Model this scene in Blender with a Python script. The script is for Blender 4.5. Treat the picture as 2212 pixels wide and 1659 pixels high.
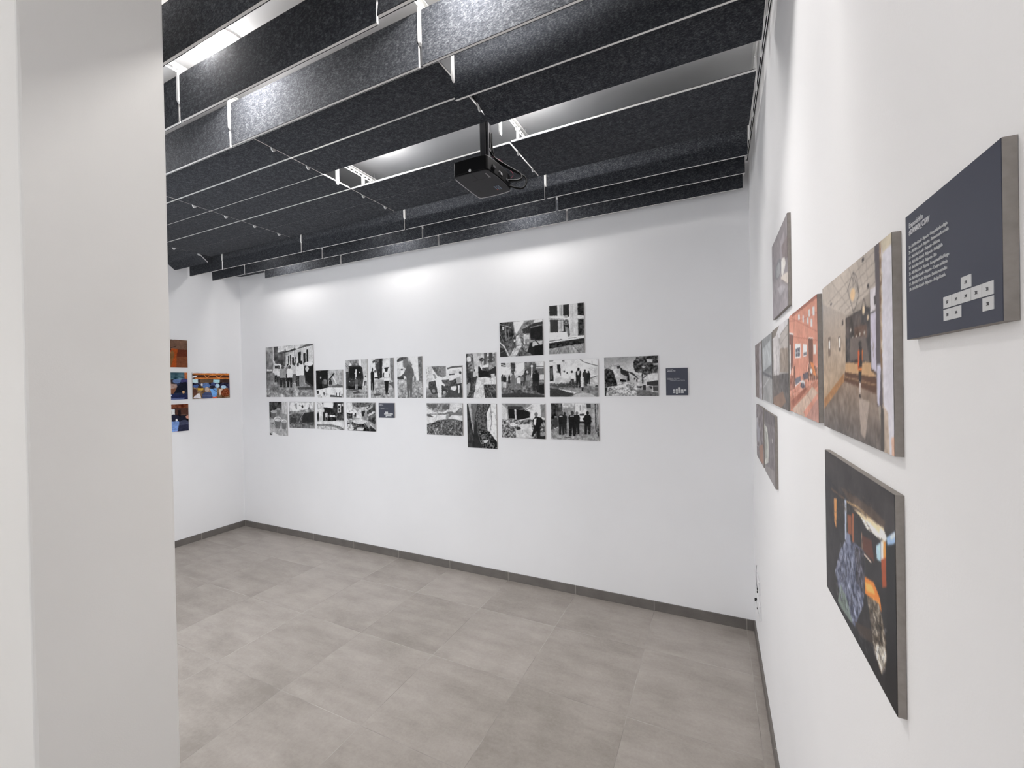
import bpy, bmesh, math, json
import numpy as np
from mathutils import Vector, Matrix

# ------------------------------------------------------------------ clear
for o in list(bpy.data.objects):
    bpy.data.objects.remove(o, do_unlink=True)
SC = bpy.context.scene
COL = SC.collection

# ------------------------------------------------------------------ measures (metres)
EYE = 1.712            # camera height
XR, XL = 0.2226, -5.247  # right and left wall faces
YB = 3.2576            # back wall face
ZC = 3.242             # ceiling underside
YF, YH = 0.760, 0.437  # room side / hall side of the front wall
XJ = -1.588            # jamb of the opening
YN = -3.0              # far end of the hall behind the camera

# ------------------------------------------------------------------ camera
cam_d = bpy.data.cameras.new('camera')
cam = bpy.data.objects.new('camera', cam_d)
COL.objects.link(cam)
yaw, pitch, roll = 0.446968, -0.0057477, 0.0193672
fw = Vector((-math.sin(yaw) * math.cos(pitch), math.cos(yaw) * math.cos(pitch), math.sin(pitch)))
rt = Vector((math.cos(yaw), math.sin(yaw), 0))
dn = fw.cross(rt)
r2 = math.cos(roll) * rt + math.sin(roll) * dn
d2 = -math.sin(roll) * rt + math.cos(roll) * dn
up, bk = -d2, -fw
cam.matrix_world = Matrix(((r2.x, up.x, bk.x, 0.0), (r2.y, up.y, bk.y, 0.0), (r2.z, up.z, bk.z, EYE), (0, 0, 0, 1)))
cam_d.sensor_width = 36.0
cam_d.sensor_fit = 'HORIZONTAL'
cam_d.lens = 913.7 / 2212.0 * 36.0
cam_d.clip_start = 0.01
SC.camera = cam

# ------------------------------------------------------------------ world, fill light, exposure
W = bpy.data.worlds.new('sky')
SC.world = W
W.use_nodes = True
W.node_tree.nodes['Background'].inputs[0].default_value = (1.0, 0.97, 0.93, 1)
W.node_tree.nodes['Background'].inputs[1].default_value = 0.02

# strengths of the added fill panels (hall, front wall) and of the lamps
FILL_HALL, FILL_ROOM, FILL_REAR = 3.0, 3.4, 1.45
FILL_HALL_COLOR, FILL_ROOM_COLOR, FILL_REAR_COLOR = (1.0, 0.925, 0.83), (0.915, 0.95, 1.0), (0.90, 0.94, 1.0)
LAMP_STRENGTH = 165.0
LAMP_STRENGTH_BACK = 72.0
LAMP_STRENGTH_MID = 105.0
LAMP_COLOR = (1.0, 0.97, 0.945)

SC.cycles.max_bounces = 14
SC.cycles.diffuse_bounces = 10
vs = SC.view_settings
vs.view_transform = 'Standard'
vs.look = 'None'
vs.gamma = 1.0
vs.exposure = 0.08
vs.use_curve_mapping = False

LAMPS = [
 (-0.74, 1.17, 'round lit ceiling light between second and third baffle rows, nearest right wall'),
 (-1.965, 1.16, 'round lit ceiling light glaring between the baffles at upper left of photo'),
 (-3.40, 1.17, 'round lit ceiling light above the nearer baffles, third from right wall'),
 (-4.70, 1.17, 'round lit ceiling light above the nearer baffles, nearest left wall'),
 (-0.86, 2.05, 'round lit ceiling light above the gap, just right of the projector pole'),
 (-1.90, 2.05, 'round lit ceiling light above the flat baffles, left of the projector'),
 (-1.33, 2.945, 'round lit ceiling light by the back wall, nearest right wall'),
 (-2.64, 2.945, 'round lit ceiling light by the back wall, middle one of three'),
 (-4.15, 2.945, 'round lit ceiling light by the back wall, nearest left wall'),
]
PRINT_GAIN = 1.22
PROJ_OUT = [(-1.2046, 1.8598), (-1.0080, 1.8625), (-1.0027, 2.1307), (-1.2067, 2.1350)]

# ------------------------------------------------------------------ materials
def srgb(c):
    c = np.asarray(c, float) / 255.0
    return np.where(c <= 0.04045, c / 12.92, ((c + 0.055) / 1.055) ** 2.4)

def new_mat(name, col=(0.8, 0.8, 0.8), rough=0.6, metal=0.0):
    m = bpy.data.materials.new(name)
    m.use_nodes = True
    b = m.node_tree.nodes['Principled BSDF']
    b.inputs['Base Color'].default_value = (*col, 1)
    b.inputs['Roughness'].default_value = rough
    b.inputs['Metallic'].default_value = metal
    return m

class NT:
    """small helper to wire nodes"""
    def __init__(s, m):
        s.t = m.node_tree
        s.b = s.t.nodes['Principled BSDF']
    def n(s, kind, **kw):
        x = s.t.nodes.new(kind)
        for k, v in kw.items():
            if k.startswith('_'):
                x.inputs[int(k[1:])].default_value = v
            else:
                setattr(x, k, v)
        return x
    def l(s, a, b):
        s.t.links.new(a, b)
    def math(s, op, a, b=None, c=None):
        x = s.n('ShaderNodeMath', operation=op)
        for i, v in enumerate((a, b, c)):
            if v is None:
                continue
            if hasattr(v, 'is_linked') or hasattr(v, 'links'):
                s.l(v, x.inputs[i])
            else:
                x.inputs[i].default_value = v
        return x.outputs[0]
    def noise(s, vec, scale, detail=3, rough=0.55):
        x = s.n('ShaderNodeTexNoise')
        x.inputs['Scale'].default_value = scale
        x.inputs['Detail'].default_value = detail
        x.inputs['Roughness'].default_value = rough
        s.l(vec, x.inputs['Vector'])
        return x.outputs['Fac']
    def ramp(s, fac, stops):
        x = s.n('ShaderNodeValToRGB')
        e = x.color_ramp.elements
        while len(e) < len(stops):
            e.new(0.5)
        for i, (p, c) in enumerate(stops):
            e[i].position = p
            e[i].color = (*c, 1)
        s.l(fac, x.inputs[0])
        return x.outputs[0]
    def mix(s, fac, a, b):
        x = s.n('ShaderNodeMix', data_type='RGBA')
        for sock, v in ((x.inputs[0], fac), (x.inputs[6], a), (x.inputs[7], b)):
            if hasattr(v, 'links'):
                s.l(v, sock)
            elif isinstance(v, (int, float)):
                sock.default_value = v
            else:
                sock.default_value = (*v, 1)
        return x.outputs[2]
    def bump(s, h, strength, dist):
        x = s.n('ShaderNodeBump')
        x.inputs['Strength'].default_value = strength
        x.inputs['Distance'].default_value = dist
        s.l(h, x.inputs['Height'])
        s.l(x.outputs[0], s.b.inputs['Normal'])
    def pos(s):
        return s.n('ShaderNodeNewGeometry').outputs['Position']
    def obj(s):
        return s.n('ShaderNodeTexCoord').outputs['Object']

def paint_mat(name, col, stain=0.02):
    m = new_mat(name, col, 0.85)
    k = NT(m)
    p = k.pos()
    f = k.noise(p, 1.3, 4)
    c0 = tuple(x * (1 - stain) for x in col)
    c1 = tuple(min(1, x * (1 + stain)) for x in col)
    k.l(k.ramp(f, [(0.3, c0), (0.7, c1)]), k.b.inputs['Base Color'])
    k.bump(k.noise(p, 260, 3), 0.10, 0.002)
    return m

M = {}
M['wall'] = paint_mat('white_wall_paint', (0.86, 0.86, 0.87))
M['ceiling'] = paint_mat('white_ceiling_paint', (0.89, 0.89, 0.89))
M['jamb'] = paint_mat('white_plaster_paint', (0.85, 0.84, 0.82), 0.03)

def tile_mat():
    m = new_mat('grey_porcelain_tiles', (0.4, 0.37, 0.35), 0.42)
    k = NT(m)
    p = k.pos()
    sep = k.n('ShaderNodeSeparateXYZ')
    k.l(p, sep.inputs[0])
    S = 0.6
    tx = k.math('DIVIDE', k.math('ADD', sep.outputs[0], 0.428 + 30 * S), S)
    ty = k.math('DIVIDE', k.math('ADD', sep.outputs[1], -1.5630 + 30 * S), S)
    fx, fy = k.math('FRACT', tx), k.math('FRACT', ty)
    ix, iy = k.math('FLOOR', tx), k.math('FLOOR', ty)
    g = 0.0016 / S
    def edge(f):
        a = k.math('MINIMUM', f, k.math('SUBTRACT', 1.0, f))
        return k.math('LESS_THAN', a, g)
    grout = k.math('MAXIMUM', edge(fx), edge(fy))
    # per tile shift of the streaks and of the tone
    wn = k.n('ShaderNodeTexWhiteNoise', noise_dimensions='2D')
    cmb = k.n('ShaderNodeCombineXYZ')
    k.l(ix, cmb.inputs[0]); k.l(iy, cmb.inputs[1])
    k.l(cmb.outputs[0], wn.inputs[0])
    off = k.n('ShaderNodeVectorMath', operation='SCALE')
    k.l(wn.outputs['Color'], off.inputs[0])
    off.inputs[3].default_value = 7.0
    add = k.n('ShaderNodeVectorMath', operation='ADD')
    k.l(p, add.inputs[0]); k.l(off.outputs[0], add.inputs[1])
    mp = k.n('ShaderNodeMapping')
    mp.inputs['Scale'].default_value = (1.0, 3.2, 1.0)
    k.l(add.outputs[0], mp.inputs['Vector'])
    streak = k.noise(mp.outputs[0], 2.6, 7, 0.62)
    cloud = k.noise(add.outputs[0], 3.4, 6, 0.62)
    fine = k.noise(add.outputs[0], 70, 4, 0.7)
    v = k.math('ADD', k.math('MULTIPLY', streak, 0.55), k.math('MULTIPLY', cloud, 0.45))
    v = k.math('ADD', v, k.math('MULTIPLY', k.math('SUBTRACT', wn.outputs['Value'], 0.5), 0.13))
    v = k.math('ADD', v, k.math('MULTIPLY', k.math('SUBTRACT', fine, 0.5), 0.26))
    base = k.ramp(v, [(0.33, (0.248, 0.222, 0.198)), (0.5, (0.325, 0.294, 0.266)), (0.67, (0.392, 0.358, 0.326))])
    # alternate light and dark stretches along the joints
    jn = k.noise(p, 2.3, 2)
    gc = k.ramp(jn, [(0.42, (0.225, 0.203, 0.185)), (0.60, (0.45, 0.42, 0.39))])
    k.l(k.mix(grout, base, gc), k.b.inputs['Base Color'])
    k.l(k.math('ADD', 0.36, k.math('MULTIPLY', cloud, 0.2)), k.b.inputs['Roughness'])
    k.bump(k.math('SUBTRACT', k.math('MULTIPLY', fine, 0.25), grout), 0.25, 0.0012)
    return m
M['floor'] = tile_mat()

def skirting_mat(axis):
    m = new_mat('grey_skirting_tiles_' + 'xy'[axis], (0.2, 0.18, 0.17), 0.5)
    k = NT(m)
    p = k.pos()
    sep = k.n('ShaderNodeSeparateXYZ')
    k.l(p, sep.inputs[0])
    o = (0.428, -0.3630)[axis]
    t = k.math('FRACT', k.math('DIVIDE', k.math('ADD', sep.outputs[axis], o + 18.0), 0.6))
    gr = k.math('LESS_THAN', k.math('MINIMUM', t, k.math('SUBTRACT', 1.0, t)), 0.0035)
    f = k.noise(p, 9, 5, 0.6)
    base = k.ramp(f, [(0.3, (0.125, 0.114, 0.105)), (0.7, (0.170, 0.156, 0.143))])
    k.l(k.mix(gr, base, (0.33, 0.31, 0.28)), k.b.inputs['Base Color'])
    return m
M['skirt_x'] = skirting_mat(0)
M['skirt_y'] = skirting_mat(1)

def felt_mat():
    m = new_mat('charcoal_felt', (0.06, 0.06, 0.065), 0.95)
    k = NT(m)
    p = k.pos()
    mp = k.n('ShaderNodeMapping')
    mp.inputs['Scale'].default_value = (0.7, 1.5, 1.2)
    k.l(p, mp.inputs['Vector'])
    a = k.noise(mp.outputs[0], 150, 4, 0.72)
    b = k.noise(p, 42, 4, 0.6)
    v = k.math('ADD', k.math('MULTIPLY', a, 0.72), k.math('MULTIPLY', b, 0.28))
    k.l(k.ramp(v, [(0.33, (0.011, 0.0125, 0.016)), (0.5, (0.036, 0.039, 0.046)), (0.66, (0.108, 0.112, 0.120))]), k.b.inputs['Base Color'])
    k.b.inputs['Specular IOR Level'].default_value = 0.15
    k.b.inputs['Sheen Weight'].default_value = 0.03
    k.bump(a, 0.35, 0.002)
    return m
M['felt'] = felt_mat()
M['core'] = new_mat('pale_grey_board_edge', (0.72, 0.71, 0.70), 0.6)
M['steel'] = new_mat('white_coated_steel', (0.78, 0.78, 0.77), 0.4)
M['zinc'] = new_mat('zinc_rod', (0.35, 0.35, 0.36), 0.4, 0.8)
M['board'] = new_mat('grey_foam_board_edge', (0.27, 0.245, 0.225), 0.8)
M['board_white'] = new_mat('pale_foam_board_edge', (0.50, 0.48, 0.47), 0.8)
for key, sc in (('board', 90), ('board_white', 90)):
    k = NT(M[key])
    c = tuple(k.b.inputs['Base Color'].default_value)[:3]
    k.l(k.ramp(k.noise(k.pos(), sc, 3), [(0.3, tuple(x * .9 for x in c)), (0.7, tuple(x * 1.1 for x in c))]), k.b.inputs['Base Color'])

def print_mat(name, rough, spec):
    m = new_mat(name, (0.5, 0.5, 0.5), rough)
    k = NT(m)
    a = k.n('ShaderNodeVertexColor', layer_name='ink')
    k.l(a.outputs['Color'], k.b.inputs['Base Color'])
    k.b.inputs['Specular IOR Level'].default_value = spec
    return m
M['print'] = print_mat('matt_photographic_print', 0.7, 0.06)
M['print_satin'] = print_mat('satin_photographic_print', 0.45, 0.3)
M['navy'] = new_mat('navy_printed_card', (0.045, 0.050, 0.075), 0.5)
M['ink_white'] = new_mat('white_print', (0.62, 0.62, 0.65), 0.6)
M['ink_grey'] = new_mat('light_grey_print', (0.60, 0.61, 0.62), 0.6)
M['ink_dark'] = new_mat('dark_grey_print', (0.10, 0.10, 0.11), 0.6)
M['black'] = new_mat('black_plastic', (0.004, 0.004, 0.0045), 0.6)
M['charcoal'] = new_mat('charcoal_plastic', (0.034, 0.034, 0.037), 0.6)
M['lip'] = new_mat('grey_plastic_trim', (0.30, 0.29, 0.30), 0.4)
M['cable'] = new_mat('black_rubber', (0.004, 0.004, 0.0045), 0.6)
for key in ('black', 'charcoal', 'cable'):
    M[key].node_tree.nodes['Principled BSDF'].inputs['Specular IOR Level'].default_value = 0.15
M['red_wire'] = new_mat('red_wire', (0.25, 0.03, 0.06), 0.5)
M['white_plastic'] = new_mat('white_plastic', (0.75, 0.75, 0.76), 0.35)
M['hole'] = new_mat('black_socket_hole', (0.01, 0.01, 0.01), 0.7)
M['button_blue'] = new_mat('blue_grey_button', (0.12, 0.15, 0.20), 0.5)
M['button_red'] = new_mat('red_button', (0.35, 0.06, 0.05), 0.5)

def emit_mat(name, col, strength):
    m = bpy.data.materials.new(name)
    m.use_nodes = True
    t = m.node_tree
    t.nodes.clear()
    e = t.nodes.new('ShaderNodeEmission')
    e.inputs[0].default_value = (*col, 1)
    e.inputs[1].default_value = strength
    o = t.nodes.new('ShaderNodeOutputMaterial')
    t.links.new(e.outputs[0], o.inputs[0])
    return m
M['pane_hall'] = emit_mat('daylit_pane_warm', FILL_HALL_COLOR, FILL_HALL)  # glow of the unseen, added fill panels
M['pane_room'] = emit_mat('daylit_pane_cool', FILL_ROOM_COLOR, FILL_ROOM)
M['pane_rear'] = emit_mat('daylit_pane_rear', FILL_REAR_COLOR, FILL_REAR)
M['lamp'] = emit_mat('lit_diffuser', LAMP_COLOR, LAMP_STRENGTH)
M['lamp_mid'] = emit_mat('lit_diffuser_middle', LAMP_COLOR, LAMP_STRENGTH_MID)
M['lamp_back'] = emit_mat('lit_diffuser_wall_side', LAMP_COLOR, LAMP_STRENGTH_BACK)

# ------------------------------------------------------------------ mesh helpers
def box(bm, x0, x1, y0, y1, z0, z1):
    v = [bm.verts.new(p) for p in ((x0, y0, z0), (x1, y0, z0), (x1, y1, z0), (x0, y1, z0), (x0, y0, z1), (x1, y0, z1), (x1, y1, z1), (x0, y1, z1))]
    for f in ((3, 2, 1, 0), (4, 5, 6, 7), (0, 1, 5, 4), (1, 2, 6, 5), (2, 3, 7, 6), (3, 0, 4, 7)):
        bm.faces.new([v[i] for i in f])

def prism(bm, pts, axis, a, b):
    """extrude a 2D outline along an axis (0, 1 or 2) from a to b"""
    def P(p, h):
        q = list(p)
        q.insert(axis, h)
        return q
    v0 = [bm.verts.new(P(p, a)) for p in pts]
    v1 = [bm.verts.new(P(p, b)) for p in pts]
    n = len(pts)
    bm.faces.new(v0[::-1])
    bm.faces.new(v1)
    for i in range(n):
        j = (i + 1) % n
        bm.faces.new((v0[i], v0[j], v1[j], v1[i]))

def cyl(bm, c, r, h, axis=2, seg=24, r_end=None):
    r1 = r if r_end is None else r_end
    def ring(rad, t):
        out = []
        for i in range(seg):
            a = 2 * math.pi * i / seg
            q = [rad * math.cos(a), rad * math.sin(a)]
            q.insert(axis, t)
            out.append(bm.verts.new(Vector(c) + Vector(q)))
        return out
    a, b = ring(r, 0), ring(r1, h)
    bm.faces.new(a[::-1])
    bm.faces.new(b)
    for i in range(seg):
        j = (i + 1) % seg
        bm.faces.new((a[i], a[j], b[j], b[i]))

def tube(bm, pts, r, seg=10):
    pts = [Vector(p) for p in pts]
    # Catmull-Rom smoothing
    sm = []
    for i in range(len(pts) - 1):
        p0, p1, p2, p3 = pts[max(i - 1, 0)], pts[i], pts[i + 1], pts[min(i + 2, len(pts) - 1)]
        for s in range(6):
            t = s / 6
            sm.append(0.5 * ((2 * p1) + (p2 - p0) * t + (2 * p0 - 5 * p1 + 4 * p2 - p3) * t * t + (3 * p1 - p0 - 3 * p2 + p3) * t ** 3))
    sm.append(pts[-1])
    rings = []
    ref = Vector((0.31, 0.17, 0.93))
    for i, p in enumerate(sm):
        d = (sm[min(i + 1, len(sm) - 1)] - sm[max(i - 1, 0)]).normalized()
        u = d.cross(ref).normalized()
        w = d.cross(u)
        rings.append([bm.verts.new(p + r * (math.cos(2 * math.pi * k / seg) * u + math.sin(2 * math.pi * k / seg) * w)) for k in range(seg)])
    for a, b in zip(rings, rings[1:]):
        for k in range(seg):
            j = (k + 1) % seg
            bm.faces.new((a[k], a[j], b[j], b[k]))
    bm.faces.new(rings[0][::-1])
    bm.faces.new(rings[-1])

def make(name, bm, mat, parent=None, loc=(0, 0, 0), smooth=False, bevel=0.0):
    bmesh.ops.recalc_face_normals(bm, faces=bm.faces[:])
    me = bpy.data.meshes.new(name)
    bm.to_mesh(me)
    bm.free()
    me.materials.append(M[mat])
    o = bpy.data.objects.new(name, me)
    COL.objects.link(o)
    o.location = loc
    if parent is not None:
        o.parent = parent
    if smooth:
        for p in me.polygons:
            p.use_smooth = True
    if bevel:
        b = o.modifiers.new('bevel', 'BEVEL')
        b.width, b.segments, b.limit_method = bevel, 2, 'ANGLE'
    return o

def empty(name, loc):
    o = bpy.data.objects.new(name, None)
    COL.objects.link(o)
    o.location = loc
    o.empty_display_size = 0.05
    return o

def tag(o, label, cat, group=None):
    o['label'] = label
    o['category'] = cat
    if group:
        o['group'] = group
    return o

def structure(name, mat, *boxes, bevel=0.0):
    bm = bmesh.new()
    for b in boxes:
        box(bm, *b)
    o = make(name, bm, mat, bevel=bevel)
    o['kind'] = 'structure'
    return o

# ------------------------------------------------------------------ room shell
T = 0.16
structure('floor', 'floor', (XL - T, XR + T, YN - T, YB + T, -0.12, 0.0))
structure('ceiling', 'ceiling', (XL - T, XR + T, YN - T, YB + T, ZC, ZC + 0.15))
structure('wall_back', 'wall', (XL - T, XR + T, YB, YB + T, 0, ZC))
structure('wall_right', 'wall', (XR, XR + T, YN, YB, 0, ZC))
structure('wall_left', 'wall', (XL - T, XL, YF, YB, 0, ZC))
XW = -2.25             # solid front wall from here to the jamb; added fill panel further left
def plaster_pier():
    """front wall of the room with the jamb of the opening; slightly wavy hand plastered arrises"""
    bm = bmesh.new()
    n = 60
    rng = np.random.RandomState(4)
    def wav(k):
        w = np.convolve(rng.randn(n + 5), np.ones(4) / 4, 'valid')[:n + 1]
        return w * k
    w1, w2 = wav(0.0012), wav(0.0016)
    rows = []
    for i in range(n + 1):
        z = ZC * i / n
        b = 0.006
        o = [(XW, YF), (XJ - b, YF), (XJ + w1[i] - 0.0016, YF - 0.0016), (XJ, YF - b - abs(w1[i])),
             (XJ, YH + b + abs(w2[i])), (XJ + w2[i] - 0.0016, YH + 0.0016), (XJ - b, YH), (XW, YH)]
        rows.append([bm.verts.new((x, y, z)) for x, y in o])
    for a, c in zip(rows, rows[1:]):
        for k in range(8):
            j = (k + 1) % 8
            bm.faces.new((a[k], a[j], c[j], c[k]))
    bm.faces.new(rows[0]); bm.faces.new(rows[-1])
    o = make('wall_front', bm, 'jamb')
    o['kind'] = 'structure'
plaster_pier()
structure('wall_front_glazed', 'wall', (XL - T, -3.90, YH, YF, 0, ZC), (-3.90, XW, YH, YF, 0, 0.25), (-3.90, XW, YH, YF, 2.65, ZC))  # unseen wall, opened for the added fill panel
# hall behind the camera; its openings hold added fill panels
structure('wall_hall_back', 'wall', (XL - T, -2.2, YN - T, YN, 0, ZC), (0.1, XR + T, YN - T, YN, 0, ZC), (-2.2, 0.1, YN - T, YN, 2.6, ZC), (-2.2, 0.1, YN - T, YN, 0, 0.2))
structure('wall_hall_left', 'wall', (XL - T, XL, YN, -2.0, 0, ZC), (XL - T, XL, -0.2, YH, 0, ZC),
          (XL - T, XL, -2.0, -0.2, 2.7, ZC), (XL - T, XL, -2.0, -0.2, 0, 0.3))
def fill_panel(name, axis, at, a0, a1, z0, z1, mat, n):  # framed glowing sheet out of view, added as fill light
    bm = bmesh.new()
    def b(u0, u1, w0, w1, d0, d1):
        if axis == 'y':
            box(bm, u0, u1, at + d0, at + d1, w0, w1)
        else:
            box(bm, at + d0, at + d1, u0, u1, w0, w1)
    f = 0.05
    b(a0, a1, z0, z0 + f, -0.03, 0.03)
    b(a0, a1, z1 - f, z1, -0.03, 0.03)
    for i in range(n + 1):
        u = a0 + (a1 - a0 - f) * i / n
        b(u, u + f, z0 + f, z1 - f, -0.03, 0.03)
    o = make(name, bm, 'steel')
    o['kind'] = 'structure'
    bm = bmesh.new()
    b(a0 + f, a1 - f, z0 + f, z1 - f, -0.006, 0.006)
    make('pane', bm, mat, o)
fill_panel('window_3', 'y', YN - 0.08, -2.2, 0.1, 0.2, 2.6, 'pane_rear', 2)  # unseen, added to brighten the right half of the back wall
fill_panel('window_1', 'y', 0.62, -3.90, XW, 0.25, 2.65, 'pane_room', 2)  # unseen, added as cool fill for the back and left walls
fill_panel('window_2', 'x', XL - 0.08, -2.0, -0.2, 0.3, 2.7, 'pane_hall', 2)  # unseen, added as warm fill for the right wall and jamb
structure('baseboard_back', 'skirt_x', (XL, XR, YB - 0.009, YB, 0, 0.070))
structure('baseboard_left', 'skirt_y', (XL, XL + 0.009, YF, YB - 0.009, 0, 0.070))
structure('baseboard_right', 'skirt_y', (XR - 0.009, XR, YN, YB - 0.009, 0, 0.070))

# ------------------------------------------------------------------ ceiling lamps
def ceiling_lamp(x, y, label):
    root = empty('ceiling_lamp', (x, y, ZC))
    tag(root, label, 'ceiling light', 'round ceiling lights above the baffles')
    bm = bmesh.new()
    cyl(bm, (0, 0, -0.006), 0.112, 0.006, seg=48, r_end=0.115)
    make('trim_ring', bm, 'steel', root)
    bm = bmesh.new()
    prof = [(0.090, -0.006), (0.090, -0.016), (0.087, -0.022), (0.072, -0.027), (0.0, -0.029)]
    n = 48
    rings = [[bm.verts.new((r * math.cos(2 * math.pi * i / n), r * math.sin(2 * math.pi * i / n), z)) for i in range(n)] for r, z in prof[:-1]]
    tip = bm.verts.new((0, 0, prof[-1][1]))
    for a, b in zip(rings, rings[1:]):
        for i in range(n):
            j = (i + 1) % n
            bm.faces.new((a[i], a[j], b[j], b[i]))
    for i in range(n):
        bm.faces.new((rings[-1][i], rings[-1][(i + 1) % n], tip))
    make('diffuser', bm, 'lamp_back' if y > 2.5 else ('lamp_mid' if y > 1.6 else 'lamp'), root, smooth=True)
for x, y, lab in LAMPS:
    ceiling_lamp(x, y, lab)

# ------------------------------------------------------------------ acoustic baffles
PITCH_Y = [0.893, 1.120, 1.348, 1.576, 1.802, 2.024, 2.251, 2.469, 2.695, 2.925, 3.152]
ZP = EYE + 1.337
BW, BT, FT = 0.2135, 0.009, 0.0026
ANG = [  # rows from the opening (first) to the back wall (last); columns from the left wall to the right wall
    [90, 90, 90, 90, 90],
    [90, 90, 90, 90, 81],
    [90, 90, 91, 90, 90],
    [2, 0, 1, 0, 90],
    [0, 0, 0, 0, -18],
    [0, 0, 0, None, None],
    [0, 0, 0, 0, -1.5],
    [-40, 0, 0, 0, 0.5],
    [90, 90, 90, 90, 90],
    [92, 90, 90, 90, 90],
    [8, 90, 91, 90, 90]]
XCOL = [(-5.205, -4.619), (-4.601, -3.419), (-3.401, -2.219), (-2.201, -1.019), (-1.001, 0.183)]
ROWN = ['eleventh row from', 'tenth row from', 'ninth row from', 'eighth row from', 'seventh row from', 'sixth row from',
        'fifth row from', 'fourth row from', 'third row from', 'second row from', 'row nearest']
COLN = ['short piece at left wall', 'fourth along from right wall', 'third along from right wall', 'second along from right wall', 'touching right wall side']

def baffle_proto(L):
    bm = bmesh.new()
    box(bm, -L / 2, L / 2, -BW / 2, BW / 2, -BT / 2, BT / 2)
    root = make('acoustic_baffle', bm, 'core', bevel=0.0008)
    for s in (-1, 1):
        bm = bmesh.new()
        a, b = s * BT / 2, s * (BT / 2 + FT)
        box(bm, -L / 2 + 0.0004, L / 2 - 0.0004, -BW / 2 + 0.0004, BW / 2 - 0.0004, min(a, b), max(a, b))
        f = make('felt_face', bm, 'felt', root)
        f['label'] = 'charcoal felt facing'
    return root
protos = {}
for r in range(11):
    for c in range(5):
        if ANG[r][c] is None:
            continue
        x0, x1 = XCOL[c]
        if abs(ANG[r][c]) < 60:              # the flat ones sit closer together
            x0, x1 = x0 - (0.004 if c else 0), x1 + (0.004 if c < 4 else 0)
        L = round(x1 - x0, 4)
        if L not in protos:
            protos[L] = o = baffle_proto(L)
        else:
            p = protos[L]
            o = p.copy()
            COL.objects.link(o)
            for ch in list(p.children):
                d = ch.copy()
                COL.objects.link(d)
                d.parent = o
        o.location = ((x0 + x1) / 2, PITCH_Y[r], ZP)
        o.rotation_euler = (math.radians(ANG[r][c]), 0, 0)
        a = abs(ANG[r][c])
        how = 'upright' if a > 60 else ('tilted' if a > 6 else 'flat')
        tag(o, 'charcoal felt baffle hung %s, %s back wall, %s' % (how, ROWN[r], COLN[c]), 'ceiling baffle', 'felt baffles under the ceiling')

# rails with their brackets, one above each joint between baffles
def rail(x, label, t=0.006):
    root = empty('ceiling_rail', (x, 0, EYE + 1.452))
    tag(root, label, 'ceiling rail', 'white steel rails carrying the baffles')
    bm = bmesh.new()
    y0, y1, h = 0.775, 3.235, 0.034
    box(bm, -0.016 if t > 0.004 else -0.012, 0.016 if t > 0.004 else 0.012, y0, y1, h - 0.003, h)           # top flange
    box(bm, -0.0015, 0.0015, y0, y1, 0.0, 0.009)           # slotted web
    box(bm, -0.0015, 0.0015, y0, y1, 0.019, h - 0.003)
    n = 62
    for i in range(n):
        y = y0 + (y1 - y0) * i / n
        box(bm, -0.0015, 0.0015, y, y + 0.012, 0.009, 0.019)
    make('slotted_channel', bm, 'steel', root)
    zp = ZP - (EYE + 1.452)
    for r in range(11):
        y = PITCH_Y[r]
        pts = [(y - 0.013, 0.012), (y - 0.013, zp - 0.008)]
        for k in range(0, 9):
            a = math.pi + math.pi * k / 8
            pts.append((y + 0.013 * math.cos(a), zp - 0.008 + 0.016 * math.sin(a)))
        pts += [(y + 0.013, zp - 0.008), (y + 0.013, 0.012)]
        clean = []
        for p in pts:
            if not clean or (abs(p[0] - clean[-1][0]) + abs(p[1] - clean[-1][1])) > 1e-5:
                clean.append(p)
        bm = bmesh.new()
        tb = t if r < 3 or r > 7 else min(t, 0.0035)
        prism(bm, clean, 0, -tb, tb)
        b = make('hanger_bracket', bm, 'steel', root)
        bm = bmesh.new()
        cyl(bm, (-2 * t, y, 0.013), 0.007, 4 * t, axis=0, seg=12)
        make('clamp_bolt', bm, 'steel', b)
    for y in (0.95, 1.68, 2.36, 3.05):
        bm = bmesh.new()
        cyl(bm, (0.0, y, h - 0.004), 0.004, ZC - (EYE + 1.452) - h + 0.004, seg=10)
        cyl(bm, (0.0, y, h), 0.009, 0.006, seg=6)
        make('threaded_rod', bm, 'zinc', root)
for x, lab in ((0.1905, 'white slotted steel rail along the right wall above the baffles'),
               (-1.010, 'white slotted steel rail above the joint nearest the projector'),
               (-2.210, 'white slotted steel rail above the second joint from right wall'),
               (-3.410, 'white slotted steel rail above the third joint from right wall'),
               (-4.610, 'white slotted steel rail above the joint nearest left wall')):
    rail(x, lab, 0.003 if x > 0 else 0.006)

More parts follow.
